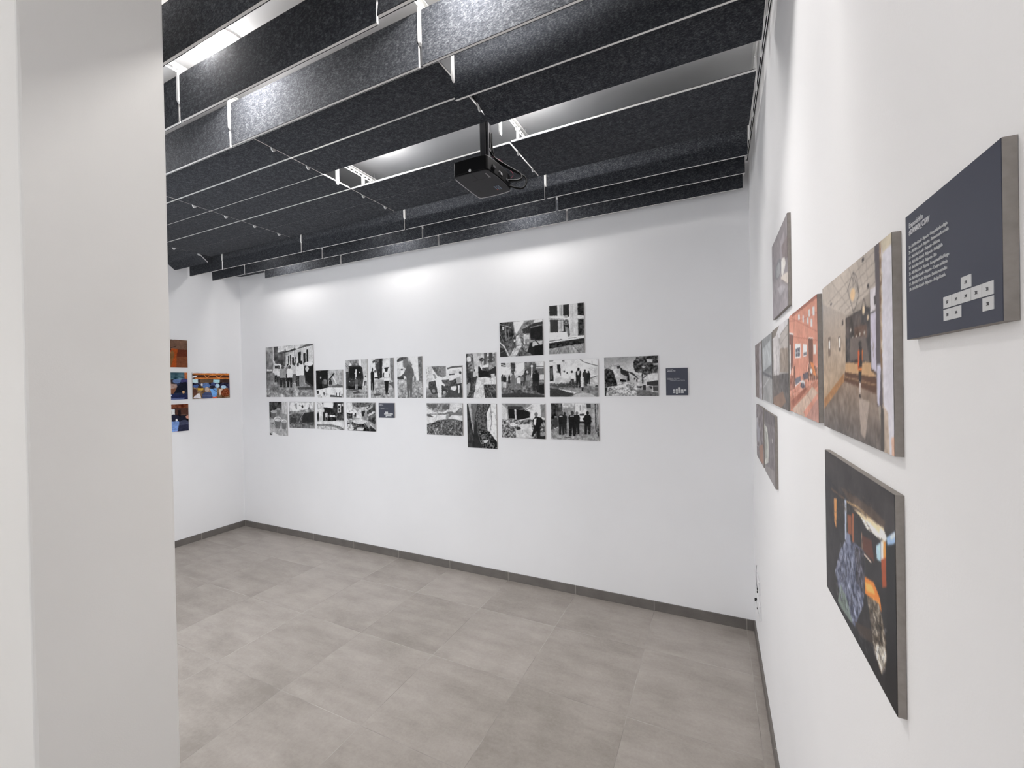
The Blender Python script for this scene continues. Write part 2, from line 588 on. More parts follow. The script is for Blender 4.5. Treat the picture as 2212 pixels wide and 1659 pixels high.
# two thin black cables run along the top of the right wall
for dx, lab in ((0.0045, 'thin black cable along top of right wall, touching the wall'),
                (0.0115, 'thin black cable along top of right wall, on the baffle side')):
    bm = bmesh.new()
    tube(bm, [(XR - dx, y, EYE + 1.450) for y in (0.8, 1.6, 2.4, YB - 0.003)], 0.0022, 8)
    tag(make('ceiling_cable', bm, 'cable', smooth=True), lab, 'cable', 'black cables along the right wall')
ART = {
'B1':[["b",170],["p",205,[0,0,469,-10,337,188,164,598,-12,564]],["p",150,[0,0,159,-1,166,509,-2,534]],["n",70,90,[0,0,209,1,199,539,-2,534]],["p",70,[184,3,275,1,252,333,171,270]],["p",95,[240,125,642,72,435,134,414,398,203,331]],["n",60,80,[176,3,467,107,430,398,169,360]],["p",215,[437,17,752,-1,704,76,451,106]],["p",60,[255,155,642,65,657,95,418,141]],["p",205,[453,194,689,75,999,35,1004,418,445,457]],["p",90,[642,94,890,-7,1000,0,1000,28,689,82]],["p",190,[688,104,999,49,997,417,699,407]],["p",40,[486,203,510,199,507,379,486,382]],["p",40,[529,190,553,187,547,373,526,377]],["p",35,[573,231,608,227,608,382,571,381]],["p",45,[624,223,647,222,645,376,624,376]],["p",35,[703,148,758,136,754,352,703,364]],["p",40,[803,174,849,166,850,384,804,389]],["p",40,[870,106,904,101,904,336,869,342]],["l",60,9,[631,-1,627,216]],["l",120,7,[419,104,450,179]],["p",120,[9,407,152,389,149,538,10,520]],["p",205,[16,444,134,448,142,478,16,475]],["p",70,[15,497,149,508,141,530,15,520]],["p",215,[178,345,334,351,332,410,148,568,159,434]],["p",60,[202,376,309,376,307,438,192,435]],["g",120,150,[6,519,1003,531,1000,1000,0,1000]],["n",50,60,[6,519,1003,531,1000,1000,0,1000]],["p",60,[807,411,1005,333,1002,843,833,727]],["e",215,914,372,91,40],["p",30,[822,454,1001,417,1003,829,939,757,848,699]],["e",200,875,470,34,50],["p",70,[676,812,1003,801,1002,858,676,853]],["n",60,30,[3,837,1002,843,1000,1000,0,1000]],["p",40,[189,547,258,548,253,704,229,704,223,585,212,704,187,703]],["p",200,[201,437,250,439,266,467,259,567,187,565,183,465]],["e",60,226,415,17,24],["p",60,[246,570,321,572,316,750,289,749,283,614,271,749,244,749]],["p",215,[259,446,313,447,330,480,323,593,244,592,240,477]],["e",90,287,420,19,28],["p",45,[308,598,431,600,424,810,380,810,369,649,351,809,307,809]],["p",150,[328,451,416,453,444,492,433,625,305,623,298,488]],["e",80,373,420,31,33],["p",40,[434,523,501,525,497,693,473,693,467,564,457,693,433,692]],["p",120,[446,405,494,407,509,438,503,545,432,543,429,435]],["e",60,470,381,17,26],["p",30,[461,597,568,600,562,811,523,811,513,649,498,811,459,810]],["p",210,[479,449,555,451,580,490,570,625,458,623,452,486]],["e",70,518,418,27,33],["p",90,[576,530,655,533,650,725,621,724,615,578,603,724,574,724]],["p",190,[589,396,646,398,664,433,656,556,573,554,570,430]],["e",60,618,368,20,30],["p",40,[649,569,728,570,722,791,694,791,687,623,675,790,647,790]],["p",215,[663,414,719,416,737,456,729,597,647,595,643,453]],["e",60,691,382,20,34],["p",130,[713,552,804,554,798,799,765,798,758,612,744,798,711,798]],["p",225,[729,381,794,383,814,428,806,584,710,582,706,424]],["e",40,762,345,23,38],["s",70,50,40,10,[3,837,998,843,996,993,5,995]],["s",190,40,40,10,[9,565,804,612,800,842,8,837]],["s",45,40,24,80,[8,38,436,32,414,398,15,520]]],
'B2':[["b",140],["p",55,[0,0,706,0,698,262,507,196,333,242,63,471,8,517]],["n",40,70,[0,0,706,0,694,373,17,517]],["p",190,[727,0,1000,0,1002,370,737,350]],["l",90,13,[937,0,842,371]],["l",120,11,[820,0,780,328]],["p",165,[15,585,327,422,1012,590,1000,1000,0,1000]],["n",30,60,[20,426,1015,480,1000,1000,0,1000]],["p",100,[91,300,427,297,324,523,106,493]],["e",165,257,299,174,45],["p",110,[421,219,635,218,609,374,459,376]],["e",150,528,218,120,31],["p",105,[280,535,668,529,595,799,350,782]],["e",215,480,514,215,72],["e",150,484,528,181,58],["e",205,483,543,155,45],["l",200,11,[456,454,500,420,551,446]],["p",110,[687,596,970,591,913,814,723,807]],["e",205,828,571,152,53],["e",160,836,584,118,36],["l",60,16,[100,674,233,638,359,759]],["p",35,[3,904,90,970,221,989,0,1000]],["p",230,[180,899,567,1002,132,1010]]],
'B3':[["g",190,60,[0,0,1000,0,1000,1000,0,1000]],["p",215,[46,34,950,34,948,216,469,333,39,366]],["n",55,80,[0,0,1000,0,1000,1000,0,1000]],["l",60,20,[275,77,287,263]],["l",60,17,[315,63,318,277]],["e",45,547,176,39,57],["l",70,17,[766,132,770,245,815,259,825,118]],["l",60,11,[411,134,517,162]],["p",85,[4,511,1000,356,1001,837,2,906]],["n",50,40,[8,337,1001,271,1001,837,2,906]],["p",60,[34,598,312,622,278,797,61,802]],["p",45,[558,446,991,356,996,752,522,791]],["l",190,11,[650,331,464,620,400,794]],["p",110,[3,862,461,822,1001,894,1000,1000,0,1000]],["n",50,50,[3,862,1002,809,1000,1000,0,1000]],["s",40,60,30,80,[6,424,991,328,996,837,12,862]],["s",190,20,26,75,[29,78,979,75,976,356,38,395]],["s",150,30,24,10,[12,862,987,838,994,980,10,994]]],
'B4':[["b",170],["p",30,[0,0,457,-2,452,653,-4,702]],["l",110,11,[27,77,37,377]],["l",90,11,[113,39,197,42]],["p",165,[457,-2,1000,0,996,633,467,600]],["n",45,60,[457,-2,1000,0,996,633,467,600]],["p",90,[699,576,795,511,997,567,996,633,657,634]],["p",100,[439,572,713,550,657,655,438,653]],["p",35,[680,96,715,137,484,399,493,332]],["p",225,[623,255,704,310,781,511,754,537]],["p",20,[133,480,232,482,225,731,190,731,181,541,167,731,131,730]],["p",35,[149,305,220,307,243,352,234,512,130,510,125,350]],["e",200,185,269,25,39],["p",40,[265,489,405,492,399,706,349,705,335,542,316,705,266,705]],["p",120,[288,339,388,341,420,380,408,517,262,515,254,377]],["e",40,338,307,35,34],["p",130,[499,506,602,508,597,681,560,681,550,549,535,681,498,680]],["p",50,[515,385,589,386,613,418,604,529,496,527,490,416]],["e",40,553,360,26,27],["p",60,[239,475,310,477,306,624,281,624,274,511,264,624,239,624]],["p",90,[251,372,301,373,318,400,311,494,237,493,234,398]],["e",50,277,350,18,23],["p",215,[4,729,466,626,996,646,1000,1000,0,1000]],["n",25,50,[4,729,466,626,996,646,1000,1000,0,1000]],["p",40,[18,756,102,744,115,838,30,892]],["p",45,[269,812,331,813,329,920,282,906]],["p",40,[749,828,776,823,779,934,747,934]],["p",50,[857,816,883,816,886,947,854,947]],["p",50,[936,869,976,869,975,934,943,934]],["p",70,[544,899,974,961,973,1000,515,973]],["n",90,30,[3,811,435,840,433,1000,0,1000]],["s",60,30,12,30,[476,37,992,26,989,580,481,573]],["s",110,30,14,60,[11,838,490,840,488,987,9,986]]],
'B5':[["b",205],["p",165,[0,0,197,1,152,352,6,350]],["l",60,16,[4,78,140,177]],["l",60,16,[3,136,121,225]],["p",120,[128,3,606,-2,617,186,329,162]],["n",60,50,[128,3,606,-2,617,186,192,178]],["p",235,[622,-1,723,-3,718,188,635,167]],["p",190,[733,-2,1000,0,1002,479,778,476]],["l",90,8,[747,7,764,361]],["g",165,130,[2,702,1001,689,1000,1000,0,1000]],["n",60,50,[2,702,1001,689,1000,1000,0,1000]],["p",60,[21,311,136,313,139,781,7,780]],["p",45,[157,168,261,151,686,159,785,228,829,477,754,784,87,780,133,410]],["p",28,[208,198,701,197,746,438,183,450]],["p",60,[148,488,795,496,756,687,142,683]],["n",40,40,[148,469,795,477,755,745,140,742]],["p",20,[107,702,722,706,703,774,139,771]],["p",225,[463,251,521,252,494,618,446,617]],["p",150,[436,627,551,628,543,802,503,802,493,669,475,802,434,802]],["p",90,[456,505,538,506,564,538,553,649,433,648,428,536]],["e",70,498,480,29,27],["e",200,657,337,34,15],["e",200,443,356,27,19],["e",190,180,566,28,12],["p",70,[857,554,964,555,958,689,920,689,910,587,894,688,856,688]],["p",200,[875,460,951,461,975,486,966,571,854,570,849,484]],["e",40,913,441,27,21],["p",70,[309,859,584,822,684,870,377,899]],["l",220,10,[410,922,1002,900]],["p",80,[34,800,721,764,516,821,33,835]],["s",190,20,26,5,[6,800,988,785,994,987,4,986]],["s",110,30,14,10,[131,469,778,476,755,745,105,741]]],
'B6':[["b",200],["p",215,[0,0,258,3,77,129,2,146]],["p",70,[78,82,258,3,417,-2,189,150]],["p",215,[28,128,255,96,279,375,28,334]],["p",110,[225,21,574,3,538,195,219,225]],["n",60,50,[64,17,574,3,534,342,57,259]],["p",40,[410,7,527,1,514,490,409,507]],["p",70,[253,152,415,81,404,470,261,431]],["p",215,[541,84,822,10,841,530,532,416]],["n",20,50,[541,84,822,10,841,530,532,416]],["p",120,[853,1,1000,0,1003,587,871,558]],["n",30,30,[853,1,1000,0,1003,587,871,558]],["p",225,[137,280,249,282,309,432,291,506,163,486]],["p",90,[169,299,243,296,254,356,167,355]],["p",50,[329,283,409,285,402,526,322,544]],["g",165,150,[8,560,370,526,1006,587,1000,1000,0,1000]],["n",50,50,[8,560,1006,569,1000,1000,0,1000]],["p",90,[776,640,993,587,1001,788,929,715]],["e",80,279,919,161,30],["n",90,20,[391,938,581,937,580,997,389,998]],["p",30,[22,517,153,519,141,806,94,806,85,587,63,806,15,806]],["p",30,[47,317,140,319,170,370,155,553,17,552,14,368]],["e",40,95,275,33,45],["p",30,[179,477,340,469,323,507,178,505]],["p",30,[597,574,793,576,740,881,646,881]],["p",230,[596,352,799,356,817,493,793,576,584,574,568,472]],["p",40,[549,379,602,362,593,491,546,472]],["p",40,[799,365,832,402,823,494,799,475]],["l",120,9,[586,500,805,503]],["l",160,7,[695,400,692,529]],["p",45,[624,252,770,245,737,346,644,344]],["p",35,[593,251,786,227,811,246,614,274]],["p",60,[630,881,693,881,701,927,645,918]],["e",30,739,899,44,15],["s",70,30,20,20,[12,635,993,605,994,991,0,996]],["s",60,30,18,70,[61,129,542,29,530,490,49,485]]],
'B7':[["b",195],["p",75,[-2,67,135,4,431,1,222,90,11,121]],["n",50,50,[0,0,460,2,397,184,10,175]],["p",215,[11,121,222,90,187,269,6,283]],["p",110,[252,55,445,7,454,239,364,290,247,234]],["p",215,[489,17,837,1,866,583,737,546,601,189]],["p",110,[843,10,1000,0,1003,620,866,583]],["n",35,40,[843,10,1000,0,1003,620,866,583]],["p",235,[151,268,255,270,266,414,146,448]],["p",90,[156,286,246,288,245,324,155,322]],["p",60,[0,482,256,459,282,594,5,536]],["e",215,327,577,65,72],["e",110,327,577,41,50],["p",110,[676,474,753,484,760,582,679,581]],["g",170,140,[5,536,1009,602,1000,1000,0,1000]],["n",60,50,[5,536,1009,602,1000,1000,0,1000]],["n",50,20,[591,580,1009,602,1000,1000,580,1000]],["p",92,[410,220,572,215,670,350,688,457,622,509,602,723,581,982,508,982,499,740,463,982,419,973,382,721,373,505,271,432,288,379]],["p",80,[272,396,360,451,150,502,151,466]],["e",100,499,186,70,43],["p",120,[451,118,516,112,624,198,600,228,456,176]],["s",205,30,20,40,[12,609,444,596,434,991,3,991]],["s",80,30,12,30,[589,651,994,637,986,991,581,991]]],
'B8':[["b",215],["p",195,[0,0,170,-3,207,407,-2,542]],["n",70,30,[10,24,106,29,102,404,17,449]],["p",110,[159,-4,398,-8,475,369,333,295,251,176]],["n",60,60,[159,-4,561,0,536,371,251,222]],["p",130,[398,-3,571,-4,567,326,455,369]],["p",225,[581,-3,1000,4,1000,274,597,327]],["p",90,[601,64,741,25,1000,16,999,61,720,81,600,121]],["p",190,[650,147,936,125,934,249,648,261]],["p",60,[638,265,807,244,807,285,658,298]],["g",180,110,[-3,636,1002,632,1000,1000,0,1000]],["n",30,50,[-3,636,1002,632,1000,1000,0,1000]],["p",70,[80,497,248,455,736,423,913,383,850,697,652,739,448,920,243,850,77,708]],["p",95,[474,438,636,420,713,604,492,645]],["n",40,30,[80,451,913,383,849,742,118,872]],["p",70,[632,739,1000,744,1000,978,528,977]],["e",70,223,768,96,121],["e",140,219,780,46,60],["e",60,510,794,81,91],["e",170,514,829,44,50],["p",215,[693,649,870,630,809,786,691,740]],["p",225,[270,386,332,318,404,332,463,507,543,601,523,634,442,587,437,989,335,988,317,735,288,595]],["e",110,358,273,41,51],["p",140,[198,244,261,246,311,364,259,409]],["p",215,[636,420,707,320,815,358,775,447,655,466]],["p",170,[835,381,952,340,978,565,852,562]],["e",60,950,227,31,49],["p",60,[842,562,988,542,983,855,925,855,918,653,886,877,847,854]],["p",220,[880,607,929,608,921,855,886,854]],["s",200,25,20,20,[536,348,991,319,987,565,533,600]],["s",60,30,16,60,[169,8,551,16,516,348,251,222]]],
'B9':[["b",190],["p",205,[0,0,268,0,258,498,4,502]],["e",150,96,149,74,108],["e",200,96,149,57,89],["p",60,[211,27,253,27,252,81,210,81]],["p",30,[264,189,637,213,685,545,271,552]],["p",235,[296,13,573,0,626,93,637,226,265,175]],["p",50,[641,13,992,0,996,513,577,493]],["n",35,60,[641,13,992,0,996,513,577,493]],["p",215,[797,66,911,61,905,369,783,371]],["p",40,[810,119,888,119,886,224,808,225]],["p",70,[821,251,880,251,878,343,819,344]],["p",190,[938,53,986,53,984,145,936,140]],["p",30,[10,557,81,555,76,759,50,760,45,605,33,760,8,761]],["p",40,[23,414,74,413,90,450,83,580,8,581,5,451]],["e",50,49,383,18,32],["p",190,[188,230,291,242,286,498,174,500]],["p",40,[324,531,403,530,398,724,369,725,363,577,350,725,322,726]],["p",190,[338,394,395,394,413,428,405,553,321,554,318,430]],["e",60,367,365,20,30],["p",40,[233,364,317,350,301,740,240,736]],["p",60,[479,528,553,527,547,708,521,708,515,571,503,709,477,709]],["p",60,[492,402,545,401,562,433,554,549,477,550,473,435]],["e",60,519,374,18,28],["p",110,[412,483,713,491,765,650,408,657]],["p",30,[411,523,740,531,723,677,408,684]],["p",200,[495,468,687,465,672,532,494,535]],["p",70,[742,411,997,434,999,645,738,650]],["n",50,40,[579,387,998,408,998,671,408,684]],["p",205,[0,720,268,687,1000,697,1000,1000,0,1000]],["p",120,[4,815,489,795,842,860,1001,960,1000,1000,402,1006,0,1000]],["p",185,[2,883,624,892,893,990,0,1000]],["n",45,30,[4,801,1003,829,1000,1000,0,1000]],["s",60,30,18,70,[654,40,991,39,981,592,644,546]],["s",80,30,20,10,[12,828,989,882,987,987,9,992]]],
'B10':[["b",150],["p",205,[0,0,198,0,220,209,5,370]],["p",215,[9,185,322,260,371,389,214,471,4,423]],["p",90,[198,13,903,0,803,127,375,182,222,78]],["n",60,50,[198,0,903,0,778,178,246,209]],["p",170,[220,170,704,153,677,281,322,260]],["n",40,40,[220,170,704,153,677,281,322,260]],["l",60,10,[222,78,376,169,579,154,779,102]],["p",70,[703,204,987,25,994,678,961,755,744,611]],["p",170,[677,255,926,76,913,151,700,332]],["p",170,[748,407,971,277,981,352,759,483]],["n",60,50,[681,77,999,50,998,703,720,586]],["p",50,[5,370,216,392,212,576,9,555]],["n",120,30,[9,211,271,261,262,679,7,687]],["n",110,25,[270,287,602,282,600,359,268,365]],["p",50,[294,365,423,362,420,492,266,496]],["p",205,[346,364,475,284,548,463,520,567,342,546]],["e",205,475,284,41,52],["p",40,[526,309,652,281,648,460,547,489]],["p",130,[625,358,748,407,695,613,595,590]],["p",70,[6,740,210,680,668,690,997,930,1000,1000,0,1000]],["p",40,[517,747,982,930,981,993,587,1001]],["l",200,20,[670,626,994,917]],["p",190,[4,793,156,735,257,914,204,982,0,992]],["n",80,30,[7,687,768,687,860,987,0,1000]],["e",35,467,697,224,78],["e",205,455,667,224,88],["n",25,60,[238,588,671,575,667,746,234,763]],["p",200,[361,883,615,872,563,977,359,974]],["l",190,15,[643,717,788,889]],["p",150,[668,690,792,686,813,863,715,842]],["s",35,50,14,40,[17,211,322,260,313,703,7,687]],["s",215,40,14,50,[678,204,999,75,999,678,720,612]],["s",200,30,14,20,[6,740,768,687,860,962,0,979]]],
'B11':[["b",205],["p",140,[0,0,661,-1,649,158,474,276,372,255,226,281,19,145]],["n",70,35,[0,0,661,-1,638,204,413,277,18,215]],["p",100,[10,51,273,2,312,140,103,167]],["p",100,[519,23,639,113,598,182,434,208]],["p",110,[798,292,939,131,1002,131,1002,311,807,315]],["n",50,50,[800,111,1004,108,1002,311,797,315]],["p",120,[515,298,698,249,798,292,514,326]],["n",50,40,[413,231,819,224,817,315,412,323]],["p",110,[5,344,1000,293,1001,379,716,362,635,433,411,393,4,402]],["p",90,[4,367,225,362,182,444,35,425]],["p",215,[99,365,555,355,574,457,265,466]],["p",205,[3,449,140,445,243,536,242,605,-1,660]],["p",150,[555,343,626,330,613,502,532,481]],["p",205,[716,385,1001,390,999,491,735,476]],["l",170,25,[253,559,309,302,394,139]],["l",150,17,[309,302,249,164]],["l",190,19,[242,582,277,396]],["p",95,[3,671,221,606,305,534,512,505,715,477,1002,537,1000,1000,0,1000]],["n",75,30,[4,660,305,534,1002,537,1000,1000,0,1000]],["n",60,12,[4,660,305,534,1002,537,1000,1000,0,1000]],["l",205,13,[236,966,302,766]],["l",190,10,[649,845,710,774]],["l",170,11,[9,730,92,820,69,938]],["s",60,70,16,60,[0,0,661,-1,638,204,413,277,18,215]],["s",190,60,16,30,[3,671,305,534,1002,537,1000,1000,0,1000]],["s",35,110,18,20,[3,671,305,534,1002,537,1000,1000,0,1000]]],
'B12':[["b",215],["p",110,[0,0,234,-4,290,295,248,636,4,634]],["p",225,[37,76,161,70,171,182,50,183]],["p",180,[69,98,134,95,139,153,84,154]],["n",80,50,[0,0,267,-3,265,636,4,634]],["p",60,[1,204,67,184,104,592,11,634]],["p",190,[267,-3,650,-1,643,260,290,295]],["p",160,[363,-1,523,4,521,67,393,74]],["p",90,[618,6,713,-2,690,261,595,280]],["p",130,[695,92,1000,0,999,539,792,578]],["n",90,50,[697,8,1000,0,999,539,698,556]],["p",50,[686,429,1005,309,1006,497,761,557]],["p",70,[775,11,900,10,864,222,786,221]],["e",70,535,148,83,42],["n",80,40,[440,97,631,101,628,217,437,213]],["l",80,17,[534,162,540,300]],["p",70,[7,548,381,510,408,701,1007,706,1000,1000,0,1000]],["n",50,40,[7,548,1011,560,1000,1000,0,1000]],["p",205,[364,552,571,576,617,1000,238,1000]],["n",40,30,[250,593,627,597,617,1000,238,1000]],["l",190,8,[666,577,997,853]],["l",170,8,[618,597,875,1000]],["p",150,[2,698,151,635,112,849,10,978]],["p",35,[412,308,451,288,544,385,765,399,762,536,412,542]],["p",70,[546,332,767,325,765,409,544,395]],["n",40,40,[546,311,767,315,764,430,543,427]],["p",190,[826,473,951,465,949,559,840,558]],["p",50,[119,517,255,519,247,679,199,678,186,556,166,678,117,678]],["p",70,[142,405,239,406,270,435,258,538,115,536,108,433]],["e",190,191,381,34,25],["p",60,[245,508,337,509,331,658,298,658,290,544,276,658,243,657]],["p",190,[261,403,327,404,348,432,339,527,242,526,238,430]],["e",60,294,381,23,23],["p",40,[73,521,171,523,165,646,130,646,121,552,107,645,71,645]],["p",50,[89,435,159,436,182,459,173,538,70,536,65,457]],["e",60,125,417,25,19],["s",200,40,22,60,[21,634,380,552,368,979,10,978]],["s",40,60,16,60,[712,30,993,16,987,539,714,535]],["s",200,30,14,80,[10,97,264,82,248,636,11,612]],["s",60,30,24,85,[282,594,618,597,607,989,255,989]]],
'B13':[["b",45],["p",170,[43,0,370,1,298,229,210,693]],["p",110,[135,0,370,1,279,314,218,660]],["p",45,[0,0,43,0,201,660,223,985,0,993]],["p",60,[3,361,183,704,207,986,0,993]],["n",20,60,[0,0,305,1,223,985,0,993]],["p",75,[370,1,783,2,667,226,672,607,384,570,293,357]],["n",70,25,[370,1,783,2,667,226,671,628,382,635,293,357]],["l",140,9,[330,229,350,614,470,912]],["p",215,[814,2,994,0,994,852,763,732,687,607,667,226]],["p",230,[842,141,991,99,994,600,830,561]],["l",60,13,[808,16,828,414,748,711]],["l",70,10,[948,245,976,349]],["n",40,60,[667,226,991,99,994,852,763,732]],["p",60,[383,613,735,606,1004,852,1000,1000,500,997]],["n",120,30,[383,613,766,605,1004,852,1000,1000,500,997]],["p",190,[537,824,730,797,664,873,568,877]],["p",30,[794,753,994,852,992,937,854,857]],["s",150,50,22,5,[370,16,767,16,667,226,673,564,385,549,310,357]],["s",25,60,22,5,[370,16,767,16,667,226,673,564,385,549,310,357]],["s",200,30,24,40,[381,656,765,647,976,959,501,976]],["s",80,30,26,85,[682,226,990,141,990,768,779,710]]],
'B14':[["b",150],["p",225,[340,16,583,11,537,139,422,370,367,311]],["p",60,[0,0,318,19,355,364,284,548,8,662]],["n",60,50,[0,0,340,21,354,418,8,662]],["l",190,11,[22,57,270,165]],["l",150,14,[145,153,160,537]],["l",140,14,[212,241,229,489]],["p",215,[66,117,123,128,110,231,75,228]],["p",120,[423,316,537,113,735,1,818,143,553,436,421,397]],["n",60,40,[427,101,820,11,817,196,531,434,421,424]],["p",215,[820,6,1000,0,999,63,797,101]],["p",55,[535,247,797,101,999,71,996,583,724,559,706,371,554,356]],["p",35,[730,240,986,187,984,555,725,506]],["l",150,11,[720,212,997,162]],["p",95,[8,635,308,495,422,370,530,461,743,721,781,1017,0,1000]],["p",190,[398,422,454,400,537,677,364,1018,229,1009,371,691]],["n",60,35,[10,552,422,370,785,751,781,1017,0,1000]],["p",50,[7,718,120,781,184,1006,0,1000]],["p",60,[327,572,383,577,378,760,358,758,354,618,345,757,325,756]],["p",60,[338,444,378,448,391,482,384,599,325,594,324,476]],["e",50,358,419,14,29],["p",205,[334,511,379,515,377,583,333,579]],["p",200,[570,498,643,505,638,672,612,670,605,542,594,669,568,666]],["p",215,[582,382,635,387,651,419,644,525,567,518,564,411]],["e",90,609,359,18,26],["p",150,[609,509,690,516,685,663,656,660,649,548,637,659,608,656]],["p",205,[623,407,680,412,699,440,691,534,607,526,603,431]],["e",120,652,387,20,23],["p",130,[549,651,723,612,804,886,566,868]],["n",80,25,[550,598,745,614,804,939,544,894]],["p",40,[701,664,778,590,980,581,994,1000,770,990,654,875]],["p",190,[771,603,984,595,973,739,753,748]],["l",30,19,[831,574,935,736]],["p",35,[813,407,920,378,938,551,831,581]],["e",40,860,425,76,79],["p",30,[807,726,999,688,996,1000,803,987]],["l",90,16,[3,884,257,737,526,677]],["l",230,21,[10,580,110,698,229,1009]],["l",150,9,[15,332,91,559]],["s",190,40,26,70,[55,611,420,451,519,1028,46,997]],["s",45,50,22,60,[11,29,340,37,351,581,9,607]],["s",200,30,16,50,[427,101,820,37,796,193,532,381]]],
'B15':[["b",215],["p",50,[28,6,260,3,265,222,33,207]],["p",45,[429,6,594,2,593,263,425,223]],["p",45,[828,6,1000,2,997,260,826,239]],["n",40,50,[828,6,1000,2,997,260,826,239]],["p",180,[310,7,421,5,417,232,321,226]],["l",120,10,[379,12,376,229]],["p",60,[41,287,273,301,275,555,47,550]],["p",45,[278,302,429,311,578,349,604,620,584,666,519,577,275,536]],["p",190,[278,312,429,321,425,544,275,536]],["l",120,10,[361,317,363,540]],["p",50,[832,326,994,333,991,648,830,650]],["n",50,50,[832,326,994,333,991,648,830,650]],["l",60,12,[699,314,989,327]],["l",70,10,[27,266,443,298]],["p",195,[618,0,828,6,823,649,624,659]],["l",150,10,[693,16,691,652]],["e",165,507,252,49,27],["e",120,505,364,81,58],["e",70,505,364,54,39],["e",150,504,368,27,19],["p",130,[468,440,575,484,571,656,504,653]],["p",225,[25,562,520,558,544,664,30,689]],["p",225,[2,688,991,653,995,685,10,737]],["l",40,14,[10,727,382,705]],["l",40,9,[570,694,782,685]],["p",45,[4,766,995,704,998,825,298,873,3,881]],["p",150,[3,891,460,841,1001,807,1000,1000,0,1000]],["n",50,50,[4,785,1003,751,1000,1000,0,1000]],["l",50,8,[298,873,215,999]],["l",50,8,[567,845,537,1002]],["l",50,9,[699,850,877,1002]],["l",60,7,[883,820,994,954]]],
'B16':[["b",200],["p",60,[0,0,114,1,124,116,10,97]],["l",220,11,[6,42,124,89]],["p",225,[9,152,225,134,222,325,9,399]],["p",90,[239,4,340,4,347,249,245,299]],["n",60,50,[239,4,374,6,368,358,233,353]],["p",225,[361,60,551,16,570,178,390,332]],["p",110,[551,2,812,3,766,160,568,285]],["n",60,50,[529,-12,812,3,743,239,567,366]],["p",205,[812,3,1000,3,1002,119,810,136]],["p",80,[613,207,833,31,819,269,697,425]],["p",110,[820,190,1001,185,1003,357,828,376]],["l",60,11,[810,149,998,140]],["l",225,26,[730,132,717,559]],["e",230,730,127,26,37],["g",120,90,[1,592,478,389,1003,515,1000,1000,0,1000]],["n",60,35,[2,537,1003,515,1000,1000,0,1000]],["p",60,[2,895,471,849,1001,939,1000,1000,0,1000]],["p",35,[802,669,1001,621,1001,912,842,856]],["l",200,13,[847,510,1001,494]],["p",150,[-2,516,75,518,70,704,42,703,36,562,24,702,-4,702]],["p",60,[11,386,66,388,84,422,76,541,-4,538,-8,419]],["e",50,39,359,19,29],["p",200,[59,531,128,534,123,719,98,718,93,577,82,718,57,717]],["p",40,[71,402,120,404,136,438,129,556,57,554,54,435]],["e",50,96,375,17,29],["p",35,[178,474,224,475,221,598,205,598,201,504,194,597,177,597]],["p",35,[187,388,219,389,230,412,225,490,177,488,175,410]],["e",40,203,370,11,19],["p",120,[249,544,336,547,329,819,298,818,291,611,277,818,246,817]],["p",110,[265,354,327,357,347,406,337,580,246,577,243,402]],["e",60,297,315,22,42],["p",110,[383,576,469,578,464,781,433,781,425,626,413,780,382,779]],["p",205,[398,434,459,436,479,473,471,603,381,600,377,470]],["e",60,429,405,21,32],["p",60,[469,518,562,521,557,675,524,675,515,556,502,674,469,673]],["p",120,[485,409,551,412,572,440,564,539,467,536,462,436]],["e",50,518,387,23,24],["p",60,[540,432,614,435,609,636,582,636,576,482,565,635,538,634]],["p",60,[553,291,605,294,622,331,615,459,538,456,534,327]],["e",40,580,262,18,31],["p",100,[596,495,691,498,686,679,652,678,643,540,629,677,595,676]],["p",130,[612,368,680,371,702,404,693,520,593,516,588,400]],["e",70,646,343,24,28],["p",45,[742,520,887,525,879,804,828,803,814,589,793,802,741,801]],["p",40,[766,324,869,329,903,380,890,558,738,553,730,373]],["e",40,818,285,36,44],["p",35,[746,373,876,298,879,538,771,561]],["e",35,438,808,49,22],["e",40,281,796,36,22],["l",90,9,[520,553,471,795]],["e",60,647,799,44,22],["s",170,40,22,10,[7,619,804,509,799,855,7,895]],["s",45,50,20,60,[239,13,362,19,356,358,233,326]],["s",190,20,12,30,[384,712,782,561,776,909,425,902]]],
